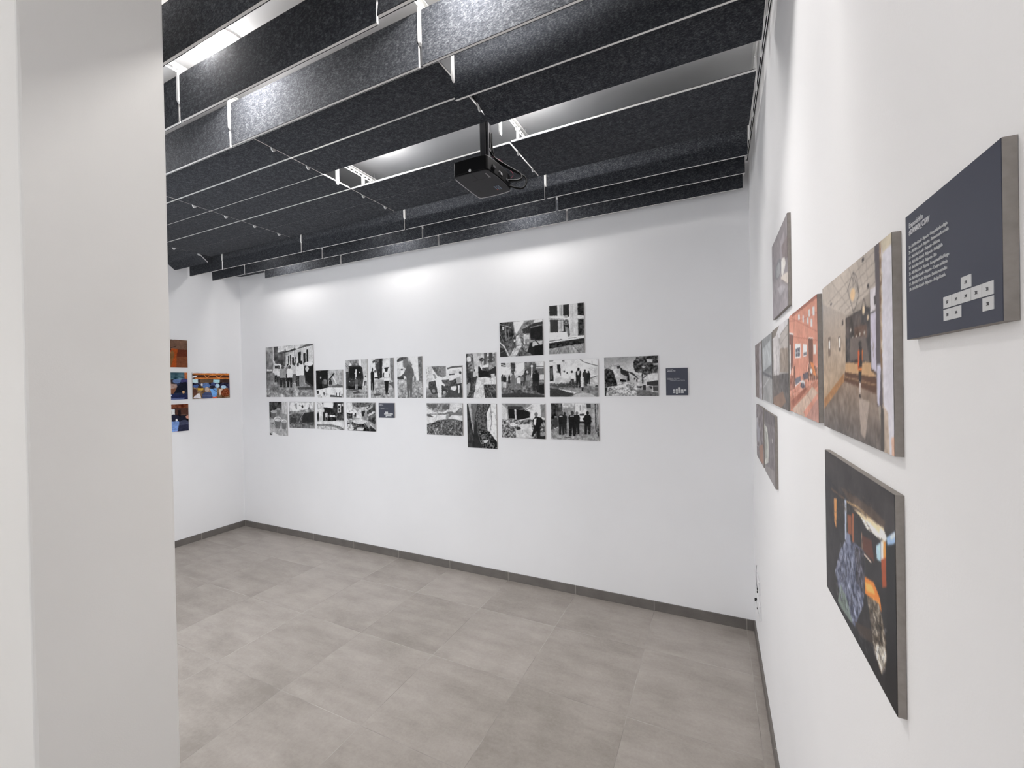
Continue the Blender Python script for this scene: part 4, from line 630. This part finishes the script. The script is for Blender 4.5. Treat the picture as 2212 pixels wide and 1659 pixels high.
# ------------------------------------------------------------------ projector on its ceiling mount
def projector():
    zb, zt = EYE + 1.060, EYE + 1.137
    O = Vector((-1.10, 1.99, zb))
    root = empty('projector', O)
    tag(root, 'black projector hanging from a ceiling pole among the felt baffles', 'projector')
    def outline(k=0.0):
        P = PROJ_OUT
        c = Vector((sum(p[0] for p in P) / 4, sum(p[1] for p in P) / 4))
        pts = []
        for i in range(4):
            a, b = Vector(P[i]), Vector(P[(i + 1) % 4])
            m = (a + b) / 2
            nrm = Vector((b.y - a.y, a.x - b.x)).normalized()
            if nrm.dot(m - c) < 0:
                nrm = -nrm
            bulge = (0.004, 0.010, 0.010, 0.004)[i]
            for s in range(10):
                t = 0.04 + 0.92 * s / 9
                pts.append(a.lerp(b, t) + nrm * bulge * 4 * t * (1 - t))
        return [(c.x + (p.x - c.x) * (1 + k), c.y + (p.y - c.y) * (1 + k)) for p in pts]
    h = zt - zb
    base = [(x - O.x, y - O.y) for x, y in outline()]
    ins = [(x - O.x, y - O.y) for x, y in outline(-0.02)]
    bm = bmesh.new()
    prism(bm, base, 2, 0.005, h)
    make('body', bm, 'black', root, bevel=0.004)
    bm = bmesh.new()
    rim = base[20:40]                       # the left and far edges carry a pale rim
    ring = [[bm.verts.new((x * k, y * k, z)) for x, y in rim] for k, z in ((1.006, 0.006), (1.006, -0.0015), (0.955, -0.0015))]
    for a, c in zip(ring, ring[1:]):
        for i in range(len(rim) - 1):
            bm.faces.new((a[i], a[i + 1], c[i + 1], c[i]))
    make('edge_trim', bm, 'lip', root)
    bm = bmesh.new()
    prism(bm, ins, 2, -0.001, 0.003)
    cov = make('cover', bm, 'charcoal', root)
    # seams of the lamp door
    bm = bmesh.new()
    box(bm, -0.035, 0.035, -0.0535, -0.0525, -0.0013, 0.001)
    box(bm, -0.0005, 0.0005, -0.12, -0.053, -0.0013, 0.001)
    make('door_seam', bm, 'black', cov)
    bm = bmesh.new()
    prism(bm, [(-0.072, 0.046), (-0.062, 0.044), (-0.056, 0.052), (-0.058, 0.078), (-0.066, 0.084), (-0.074, 0.074)], 2, -0.0015, 0.002)
    make('zoom_lever_slot', bm, 'hole', root)
    # keypad
    for i in range(4):
        for j in range(3):
            bm = bmesh.new()
            cyl(bm, (0.040 + 0.0115 * j, 0.050 + 0.0125 * i, -0.0035), 0.0042, 0.004, seg=14)
            make('button', bm, 'button_red' if (i, j) == (3, 0) else 'button_blue', root)
    # maker's name on the underside
    text_mesh('maker_name', 'Optoma', 0.0155, 'lip', root, Matrix(((0, -1, 0, 0.072), (-1, 0, 0, -0.048), (0, 0, -1, -0.0013), (0, 0, 0, 1))), 0.0004)
    # lens side faces left, ports on the right
    bm = bmesh.new()
    xl = min(x for x, y in base)
    cyl(bm, (xl - 0.010, -0.045, h * 0.5), 0.026, 0.03, axis=0, seg=32)
    make('lens', bm, 'black', root, smooth=False)
    bm = bmesh.new()
    yn = min(y for x, y in base)
    cyl(bm, (-0.004, yn - 0.002, 0.014), 0.0072, 0.012, axis=1, seg=20)
    make('infrared_window', bm, 'white_plastic', root)
    xr = max(x for x, y in base)
    for y, w, z in ((-0.075, 0.030, 0.034), (0.005, 0.018, 0.032), (0.072, 0.03, 0.030)):
        bm = bmesh.new()
        box(bm, xr - 0.014, xr + 0.003, y - w / 2, y + w / 2, z - 0.006, z + 0.006)
        make('port', bm, 'lip' if w < 0.02 else 'charcoal', root, bevel=0.001)
    for y in (-0.02, -0.012):
        bm = bmesh.new()
        cyl(bm, (xr - 0.01, y, 0.034), 0.003, 0.014, axis=0, seg=10)
        make('audio_jack', bm, 'lip', root)
    # mount
    px, py = 0.015, 0.0
    bm = bmesh.new()
    box(bm, px - 0.026, px + 0.010, py - 0.014, py + 0.020, h + 0.012, ZC - zb - 0.008)
    box(bm, px + 0.013, px + 0.028, py - 0.012, py + 0.018, h + 0.012, ZC - zb - 0.008)
    m = make('mount_pole', bm, 'charcoal', root, bevel=0.004)
    bm = bmesh.new()
    box(bm, -0.07, 0.085, -0.06, 0.06, h - 0.002, h + 0.014)
    make('mount_plate', bm, 'black', m, bevel=0.003)
    bm = bmesh.new()
    box(bm, px - 0.06, px + 0.06, py - 0.06, py + 0.06, ZC - zb - 0.010, ZC - zb - 0.0005)
    make('ceiling_plate', bm, 'black', m)
    bm = bmesh.new()
    box(bm, px + 0.026, px + 0.032, py - 0.008, py + 0.008, h + 0.085, h + 0.098)
    make('cable_clip', bm, 'lip', m)
    # leads
    for pts, r, mat in (
        ([(px + 0.030, py, 0.26), (px + 0.030, py, 0.18), (px + 0.040, 0.03, 0.14), (0.11, 0.09, 0.105), (0.158, 0.125, 0.075), (0.168, 0.125, 0.048), (0.148, 0.11, 0.034), (xr - 0.004, 0.085, 0.033)], 0.0055, 'cable'),
        ([(px + 0.034, py + 0.01, 0.26), (px + 0.036, py + 0.01, 0.18), (0.060, 0.045, 0.13), (0.12, 0.11, 0.095), (0.178, 0.150, 0.060), (0.182, 0.150, 0.020), (0.160, 0.135, -0.004), (0.125, 0.12, 0.004), (xr - 0.006, 0.11, 0.014)], 0.0055, 'cable'),
        ([(px + 0.032, py + 0.012, 0.14), (0.075, 0.06, 0.135), (0.090, 0.10, 0.115)], 0.0012, 'red_wire'),
        ([(0.10, 0.11, 0.105), (0.118, 0.125, 0.08), (0.105, 0.12, 0.055)], 0.0012, 'red_wire')):
        bm = bmesh.new()
        tube(bm, pts, r)
        make('lead', bm, mat, root, smooth=True)

# ------------------------------------------------------------------ lettering
def text_mesh(name, body, size, mat, parent, matrix, thick=0.0003, align='LEFT', bold=0.0, fit=None):
    c = bpy.data.curves.new(name, 'FONT')
    c.body = body
    c.size = size
    c.align_x = align
    c.extrude = thick
    c.offset = bold
    c.resolution_u = 3
    t = bpy.data.objects.new(name, c)
    COL.objects.link(t)
    bpy.context.view_layer.update()
    me = bpy.data.meshes.new_from_object(t.evaluated_get(bpy.context.evaluated_depsgraph_get()))
    bpy.data.objects.remove(t, do_unlink=True)
    if fit:
        xs = [v.co.x for v in me.vertices]
        k = fit / max(max(xs), 1e-6)
        for v in me.vertices:
            v.co.x *= k
    me.materials.clear()
    me.materials.append(M[mat])
    o = bpy.data.objects.new(name, me)
    COL.objects.link(o)
    o.parent = parent
    o.matrix_local = matrix
    return o

projector()

# ------------------------------------------------------------------ painting the prints
def raster(ops, w, h, seed, grain=1.0):
    S = 2
    w, h = w * S, h * S
    yy, xx = np.mgrid[0:h, 0:w]
    U, V = (xx + 0.5) / w * 1000.0, (yy + 0.5) / h * 1000.0
    img = np.zeros((h, w, 3)) + 128.0
    asp = h / w
    rng = np.random.RandomState(seed)
    def vnoise(cell, U=None, V=None):
        U = U0 if U is None else U
        V = V0 if V is None else V
        nx = int(1000 / cell) + 3
        ny = int(1000 * asp / cell) + 3
        g = rng.rand(ny, nx)
        a, b = U / cell, V * asp / cell
        i, j = np.clip(a.astype(int), 0, nx - 2), np.clip(b.astype(int), 0, ny - 2)
        f, e = np.clip(a - i, 0, 1), np.clip(b - j, 0, 1)
        return (g[j, i] * (1 - f) + g[j, i + 1] * f) * (1 - e) + (g[j + 1, i] * (1 - f) + g[j + 1, i + 1] * f) * e
    # slightly irregular outlines
    U0, V0 = U, V
    wob = 7.0 * grain
    U = U0 + wob * (vnoise(38) + vnoise(17) - 1)
    V = V0 + wob * (vnoise(38) + vnoise(17) - 1)
    def inside(p):
        p = np.array(p, float).reshape(-1, 2)
        m = np.zeros((h, w), bool)
        n = len(p)
        for i in range(n):
            x0, y0 = p[i]
            x1, y1 = p[(i + 1) % n]
            if y0 == y1:
                continue
            c = ((y0 <= V) & (V < y1)) | ((y1 <= V) & (V < y0))
            m ^= c & (U < (x1 - x0) * (V - y0) / (y1 - y0) + x0)
        return m
    def col(c):
        return np.array([c] * 3 if isinstance(c, (int, float)) else c, float)
    for o in ops:
        t = o[0]
        if t == 'b':
            img[:] = col(o[1])
        elif t == 'p':
            img[inside(o[2])] = col(o[1])
        elif t == 'e':
            m = ((U - o[2]) / max(o[4], 3)) ** 2 + ((V - o[3]) / max(o[5], 3)) ** 2 < 1
            img[m] = col(o[1])
        elif t == 'l':
            p = np.array(o[3], float).reshape(-1, 2)
            m = np.zeros((h, w), bool)
            for a, b in zip(p, p[1:]):
                d = (b - a) * (1, asp)
                q = max(d @ d, 1e-6)
                s = np.clip(((U - a[0]) * d[0] + (V - a[1]) * asp * d[1]) / q, 0, 1)
                m |= (U - a[0] - s * d[0]) ** 2 + ((V - a[1]) * asp - s * d[1]) ** 2 < (o[2] * 0.5) ** 2
            img[m] = col(o[1])
        elif t == 'g':
            m = inside(o[3])
            v = np.array(o[3][1::2], float)
            s = np.clip((V - v.min()) / max(v.max() - v.min(), 1), 0, 1)[..., None]
            img[m] = (col(o[1]) * (1 - s) + col(o[2]) * s)[m]
        elif t == 's':
            # scattered short strokes inside an outline
            m = inside(o[5])
            ys, xs = np.nonzero(m)
            if len(ys) == 0:
                continue
            for q in rng.randint(0, len(ys), o[2]):
                an = math.radians(o[4]) + rng.randn() * 0.45
                ln = o[3] * (0.4 + 0.9 * rng.rand()) * w / 1000.0
                c = col(o[1]) * (0.8 + 0.35 * rng.rand())
                k = max(2, int(ln))
                for s_ in np.linspace(-0.5, 0.5, k):
                    x, y = int(xs[q] + s_ * ln * math.cos(an)), int(ys[q] + s_ * ln * math.sin(an))
                    if 0 <= x < w - 1 and 0 <= y < h - 1 and m[y, x]:
                        img[y, x:x + 2] = img[y, x:x + 2] * 0.45 + c * 0.55
        elif t == 'n':
            m = inside(o[3])
            n = (vnoise(o[2]) + 0.6 * vnoise(o[2] * 0.45)) / 1.6 - 0.5
            img[m] += (n * 2.2 * o[1])[m][:, None]
    # photographic grain, soft tonal variation, slight softening
    tone = (vnoise(120) + vnoise(60) - 1) * 0.16 + (vnoise(16) - 0.5) * 0.16 + (vnoise(7) - 0.5) * 0.14
    tone *= grain
    img = img * (1 + tone[..., None]) + ((vnoise(9) - 0.5) * 14 * grain)[..., None]
    p_ = np.pad(img, ((1, 1), (1, 1), (0, 0)), 'edge')
    img = (p_[1:-1, 1:-1] * 4 + (p_[:-2, 1:-1] + p_[2:, 1:-1] + p_[1:-1, :-2] + p_[1:-1, 2:]) * 1.5) / 10
    img = np.clip(img, 14, 232)
    return img.reshape(h // S, S, w // S, S, 3).mean((1, 3))

def hang(name, art, u0, u1, z0, z1, wall, label, group, cell=0.0033, edge='board', seed=1):
    """a print mounted on a 1 cm board, hung on the back, left or right wall"""
    t = 0.0096
    wd, ht = u1 - u0, z1 - z0
    if wall == 'back':
        c, U = Vector(((u0 + u1) / 2, YB, (z0 + z1) / 2)), Vector((1, 0, 0))
        N = Vector((0, -1, 0))
    elif wall == 'left':
        c, U = Vector((XL, (u0 + u1) / 2, (z0 + z1) / 2)), Vector((0, 1, 0))
        N = Vector((1, 0, 0))
    else:
        c, U = Vector((XR, (u0 + u1) / 2, (z0 + z1) / 2)), Vector((0, -1, 0))
        N = Vector((-1, 0, 0))
    Z = Vector((0, 0, 1))
    bm = bmesh.new()
    vs_ = [bm.verts.new(U * (a * wd / 2) + Z * (b * ht / 2) + N * d) for d in (0.0004, t) for a, b in ((-1, -1), (1, -1), (1, 1), (-1, 1))]
    for f in ((0, 1, 2, 3), (4, 5, 6, 7), (0, 1, 5, 4), (1, 2, 6, 5), (2, 3, 7, 6), (3, 0, 4, 7)):
        bm.faces.new([vs_[i] for i in f])
    board = make(name, bm, edge, loc=c)
    tag(board, label, 'photo' if art else 'sign', group)
    if art:
        nx, ny = max(20, round(wd / cell)), max(20, round(ht / cell))
        img = np.minimum(srgb(raster(ART[art], nx, ny, seed, 0.45 if wall == 'right' else 0.9)) * PRINT_GAIN, 0.86)
        us = (np.arange(nx) / (nx - 1) - 0.5) * (wd - 0.0006)
        zs = (0.5 - np.arange(ny) / (ny - 1)) * (ht - 0.0006)
        uu, zz = np.meshgrid(us, zs)
        co = np.zeros((ny, nx, 3))
        for a in range(3):
            co[..., a] = uu * U[a] + zz * Z[a] + N[a] * (t + 0.0005)
        i = np.arange(nx * ny).reshape(ny, nx)
        q = np.stack([i[1:, :-1], i[1:, 1:], i[:-1, 1:], i[:-1, :-1]], -1).reshape(-1, 4)
        me = bpy.data.meshes.new('print')
        me.vertices.add(nx * ny)
        me.vertices.foreach_set('co', co.ravel())
        me.loops.add(q.size)
        me.loops.foreach_set('vertex_index', q.ravel())
        me.polygons.add(len(q))
        me.polygons.foreach_set('loop_start', np.arange(len(q)) * 4)
        me.polygons.foreach_set('loop_total', np.full(len(q), 4))
        me.update()
        at = me.color_attributes.new('ink', 'FLOAT_COLOR', 'POINT')
        at.data.foreach_set('color', np.concatenate([img.reshape(-1, 3), np.ones((nx * ny, 1))], 1).ravel())
        me.materials.append(M['print_satin' if wall == 'right' else 'print'])
        o = bpy.data.objects.new('print', me)
        COL.objects.link(o)
        o.parent = board
    return board, U, N, Z, wd, ht, t

GB, GL, GR = 'black and white prints on the back wall', 'colour prints on the left wall', 'colour prints on the right wall'
BACK = [
 ('B1', -4.769, -3.972, 1.585, 2.171, 'large black and white print of a crowd walking down a street, bigger than all others'),
 ('B2', -4.727, -4.420, 1.140, 1.530, 'upright black and white print of buckets, under the large crowd print'),
 ('B3', -4.380, -3.975, 1.236, 1.530, 'black and white print of a stained dark wall, right of the bucket print'),
 ('B4', -3.933, -3.533, 1.579, 1.873, 'black and white print of workers at a dark doorway carrying planks'),
 ('B5', -3.488, -3.189, 1.577, 1.969, 'upright black and white print of a dark truck rear in an alley'),
 ('B6', -3.146, -2.845, 1.576, 1.969, 'upright black and white print of a person in a white vest seen from behind'),
 ('B7', -2.800, -2.499, 1.574, 1.969, 'upright grey print of a cloaked figure in a hat, right of white vest print'),
 ('B8', -2.456, -2.055, 1.574, 1.868, 'black and white print of a person in white overalls beside a loader'),
 ('B9', -3.931, -3.532, 1.234, 1.528, 'black and white print of a white awning with people round a table'),
 ('B10', -3.488, -3.090, 1.233, 1.526, 'black and white print of a wrecked room with a round table'),
 ('B11', -2.455, -2.058, 1.229, 1.523, 'black and white print of a tree and bridge over rough ground'),
 ('B12', -2.010, -1.708, 1.574, 1.969, 'upright black and white print of a wet street with palm and dump truck'),
 ('B13', -2.010, -1.711, 1.129, 1.522, 'upright black and white print of a broken brick wall, hanging lowest of all'),
 ('B14', -1.666, -1.268, 1.925, 2.221, 'black and white print of a flooded street with a hose across it'),
 ('B15', -1.215, -0.919, 1.928, 2.322, 'upright black and white print of a white window frame, highest on back wall'),
 ('B16', -1.660, -1.264, 1.577, 1.873, 'black and white print of volunteers sweeping a street, under the hose print'),
 ('B17', -1.216, -0.816, 1.581, 1.877, 'black and white print of groups before a white wall, under window frame print'),
 ('B18', -1.660, -1.261, 1.233, 1.524, 'black and white print of a man in dark clothes in a wrecked shop'),
 ('B19', -1.211, -0.815, 1.237, 1.529, 'black and white print of dark uniformed backs walking up an alley'),
 ('B20', -0.766, -0.371, 1.586, 1.882, 'black and white print of a ruined house with a big tree, next to sign'),
]
for i, (a, x0, x1, z0, z1, lab) in enumerate(BACK):
    hang('photo_print', a, x0, x1, z0, z1, 'back', lab, GB, edge='board_white', seed=10 + i)
for i, (a, y0, y1, z0, z1, lab) in enumerate((
 ('L1', 2.263, 2.663, 1.936, 2.234, 'orange brown print of a lectern on left wall, topmost of its column'),
 ('L2', 2.259, 2.658, 1.587, 1.881, 'dark blue print of a seated audience on left wall, middle of its column'),
 ('L3', 2.261, 2.660, 1.242, 1.536, 'print of blue shirted backs on left wall, lowest of its column'),
 ('L4', 2.706, 3.105, 1.586, 1.881, 'colour print of a full hall under orange roof trusses, nearest the corner'))):
    hang('photo_print', a, y0, y1, z0, z1, 'left', lab, GL, edge='board_white', seed=40 + i)
for i, (a, y0, y1, z0, z1, lab) in enumerate((
 ('R1', 0.720, 1.116, 1.603, 1.899, 'print of a muddy bar with hanging lamps, between orange house print and navy sign'),
 ('R2', 1.170, 1.570, 1.604, 1.898, 'print of an orange brick house front on right wall'),
 ('R3', 1.600, 1.998, 1.600, 1.896, 'pale print of a street by a white facade, beyond the orange house print'),
 ('R4', 2.022, 2.412, 1.600, 1.893, 'grey print of a bare wall, second from the corner in the long row'),
 ('R5', 2.440, 2.810, 1.598, 1.892, 'brownish print nearest the corner in the long row on right wall'),
 ('R6', 1.580, 1.968, 1.936, 2.226, 'grey print with a white bird shape, hung highest on right wall'),
 ('R7', 2.410, 2.800, 1.262, 1.556, 'dim mottled print in lower row on right wall, nearest the corner'),
 ('R8', 1.968, 2.366, 1.262, 1.553, 'dark print with a pale lit doorway, in the lower row of right wall'),
 ('R9', 0.722, 1.116, 1.256, 1.552, 'dark print of a burnt corridor full of debris, below the bar print'))):
    hang('photo_print', a, y0, y1, z0, z1, 'right', lab, GR, cell=0.0026 if a in ('R1', 'R2', 'R9') else 0.0033, seed=60 + i)

# ------------------------------------------------------------------ navy signs
def sign(u0, u1, z0, z1, wall, label, lines, tiles):
    b, U, N, Z, wd, ht, t = hang('exhibition_sign', None, u0, u1, z0, z1, wall, label, 'navy exhibition signs', edge='board' if wall == 'right' else 'board_white')
    def mat_at(u, v, d):
        p = U * ((u - 0.5) * wd) + Z * ((0.5 - v) * ht) + N * d
        return Matrix(((U.x, Z.x, N.x, p.x), (U.y, Z.y, N.y, p.y), (U.z, Z.z, N.z, p.z), (0, 0, 0, 1)))
    def quad(name, a, c, e, g, d0, d1, mat, par=None):
        bm = bmesh.new()
        box(bm, (a - 0.5) * wd, (e - 0.5) * wd, (0.5 - g) * ht, (0.5 - c) * ht, d0, d1)
        o = make(name, bm, mat, b)
        o.matrix_local = Matrix(((U.x, Z.x, N.x, 0), (U.y, Z.y, N.y, 0), (U.z, Z.z, N.z, 0), (0, 0, 0, 1)))
        return o
    f = quad('printed_face', 0.002, 0.002, 0.998, 0.998, t, t + 0.0005, 'navy')
    f['label'] = 'navy printed face'
    for kind, u, v, s, body, bold, end in lines:
        text_mesh(kind, body, s, 'ink_white' if kind == 'title' else 'ink_grey', b, mat_at(u, v, t + 0.0008), bold=bold, fit=(end - u) * wd)
    for a, c, e, g, num in tiles:
        q = quad('layout_tile', a, c, e, g, t + 0.0004, t + 0.0010, 'ink_grey')
        if num:
            s = (g - c) * ht
            o = text_mesh('tile_number', num, s * 0.36, 'ink_dark', q, Matrix.Translation(Vector((((a + e) / 2 - 0.5) * wd, (0.5 - (c + g) / 2) * ht - s * 0.13, t + 0.0012))), thick=0.0002, align='CENTER')
TS = 0.0058
L3 = ['30 - Adri Niu Corell - Paiporta - Compartiendo refugio', '31 - Adri Niu Corell - Paiporta - Desmontando mi vida', '32 - Adri Niu Corell - Paiporta - Abierta', '33 - Adri Niu Corell - Paiporta - Refugiada',
      '34 - Adri Niu Corell - Paiporta - Río', '35 - Adri Niu Corell - Paiporta - La ropa tendida al fuego', '36 - Adri Niu Corell - Paiporta - Campo solidario', '37 - Adri Niu Corell - Paiporta - Sueños rescatados', '38 - Adri Niu Corell - Paiporta - Amiga llevada']
lines3 = [('title', 0.060, 0.114, 0.0090, 'Exposición', 0.0, 0.253), ('title', 0.060, 0.170, 0.0090, '#DANA24_CTAV', 0.00015, 0.336)]
ENDS = [0.538, 0.552, 0.454, 0.485, 0.417, 0.551, 0.535, 0.530, 0.512]
for i, s in enumerate(L3):
    lines3.append(('caption', 0.053, 0.277 + 0.0424 * i, 0.0052, s, 0.0, ENDS[i]))
tl = []
for i, n in enumerate(('37', '35', '34', '32', '31')):
    tl.append((0.487 + 0.0908 * i, 0.759, 0.575 + 0.0908 * i, 0.836, n))
tl += [(0.668, 0.673, 0.760, 0.750, '33'), (0.853, 0.845, 0.939, 0.922, '30'), (0.487, 0.845, 0.575, 0.922, '38'), (0.578, 0.845, 0.666, 0.922, '36')]
sign(0.484, 0.675, 1.7535, 1.9025, 'right', 'navy blue sign with nine caption lines on right wall, nearest the camera', lines3, tl)
lines2 = [('title', 0.078, 0.075, 0.0098, 'Exposición', 0.0, 0.338), ('title', 0.078, 0.124, 0.0098, '#DANA24_CTAV', 0.0002, 0.446),
          ('caption', 0.076, 0.388, 0.0074, '20 - Paiporta - Una mañana', 0.0, 0.62), ('caption', 0.076, 0.428, 0.0074, 'Volviendo a casa', 0.0, 0.488), ('caption', 0.19, 0.460, 0.0074, 'Voluntarios en la calle - Catarroja', 0.0, 0.862)]
t2 = [(0.326, 0.783, 0.426, 0.845, '27'), (0.452, 0.758, 0.532, 0.851, '25'), (0.551, 0.714, 0.658, 0.780, '24'), (0.551, 0.784, 0.658, 0.851, '23'), (0.681, 0.784, 0.790, 0.851, '21'), (0.814, 0.783, 0.918, 0.849, '20'),
      (0.326, 0.857, 0.426, 0.915, '28'), (0.455, 0.857, 0.534, 0.945, '26'), (0.555, 0.857, 0.662, 0.915, '29'), (0.681, 0.857, 0.795, 0.917, '22')]
sign(-0.319, -0.171, 1.590, 1.787, 'back', 'upright navy blue sign at right end of back wall, beside ruined house print', lines2, t2)
lines1 = [('title', 0.050, 0.104, 0.0086, 'Exposición', 0.0, 0.23), ('title', 0.050, 0.160, 0.0086, '#DANA24_CTAV', 0.0002, 0.306),
          ('caption', 0.053, 0.376, 0.0064, '11 - Calle de Paiporta', 0.0, 0.355), ('caption', 0.140, 0.412, 0.0064, 'Limpiando el barro - Benetússer', 0.0, 0.624)]
t1 = [(0.411, 0.585, 0.590, 0.78, '10'), (0.353, 0.68, 0.402, 0.79, None), (0.602, 0.70, 0.690, 0.79, '12'), (0.705, 0.675, 0.785, 0.79, '13'), (0.797, 0.675, 0.891, 0.79, '14'),
      (0.440, 0.802, 0.500, 0.925, None), (0.510, 0.802, 0.595, 0.89, '16'), (0.602, 0.802, 0.690, 0.89, '17'), (0.700, 0.802, 0.800, 0.89, '18')]
sign(-3.046, -2.843, 1.376, 1.523, 'back', 'small wide navy blue sign in the lower row, under the white vest print', lines1, t1)

# ------------------------------------------------------------------ sockets low on the right wall, by the corner
def socket_plate(y0, y1, z0, z1, label, holes, name):
    bm = bmesh.new()
    t = 0.011
    c = Vector((XR, (y0 + y1) / 2, (z0 + z1) / 2))
    box(bm, -t, -0.0004, -(y1 - y0) / 2, (y1 - y0) / 2, -(z1 - z0) / 2, (z1 - z0) / 2)
    o = make(name, bm, 'white_plastic', loc=c, bevel=0.003)
    tag(o, label, 'socket')
    for y, z, r, m, d, nm in holes:
        bm = bmesh.new()
        cyl(bm, (-t - d, y, z), r, d + 0.002, axis=0, seg=24)
        make(nm, bm, m, o)
    return o
socket_plate(2.800, 3.040, 0.300, 0.385, 'white wall socket low on right wall with a black plug', [
    (-0.07, 0, 0.021, 'white_plastic', 0.003, 'outlet'), (0.0, 0, 0.021, 'white_plastic', 0.003, 'outlet'), (0.07, 0, 0.021, 'white_plastic', 0.003, 'outlet'),
    (0.03, 0.012, 0.009, 'hole', 0.012, 'plug'), (-0.012, -0.02, 0.006, 'hole', 0.004, 'socket_hole')], 'wall_socket')
p = socket_plate(2.860, 3.010, 0.420, 0.500, 'white wall plate above the socket with a thin cable loop', [
    (-0.045, -0.012, 0.007, 'hole', 0.004, 'jack'), (-0.045, -0.030, 0.007, 'hole', 0.004, 'jack')], 'data_plate')
bm = bmesh.new()
tube(bm, [(-0.013, -0.045, -0.012), (-0.016, -0.030, 0.03), (-0.014, 0.0, 0.07), (-0.008, 0.03, 0.10)], 0.0018, 8)
make('cable_loop', bm, 'lip', p, smooth=True)
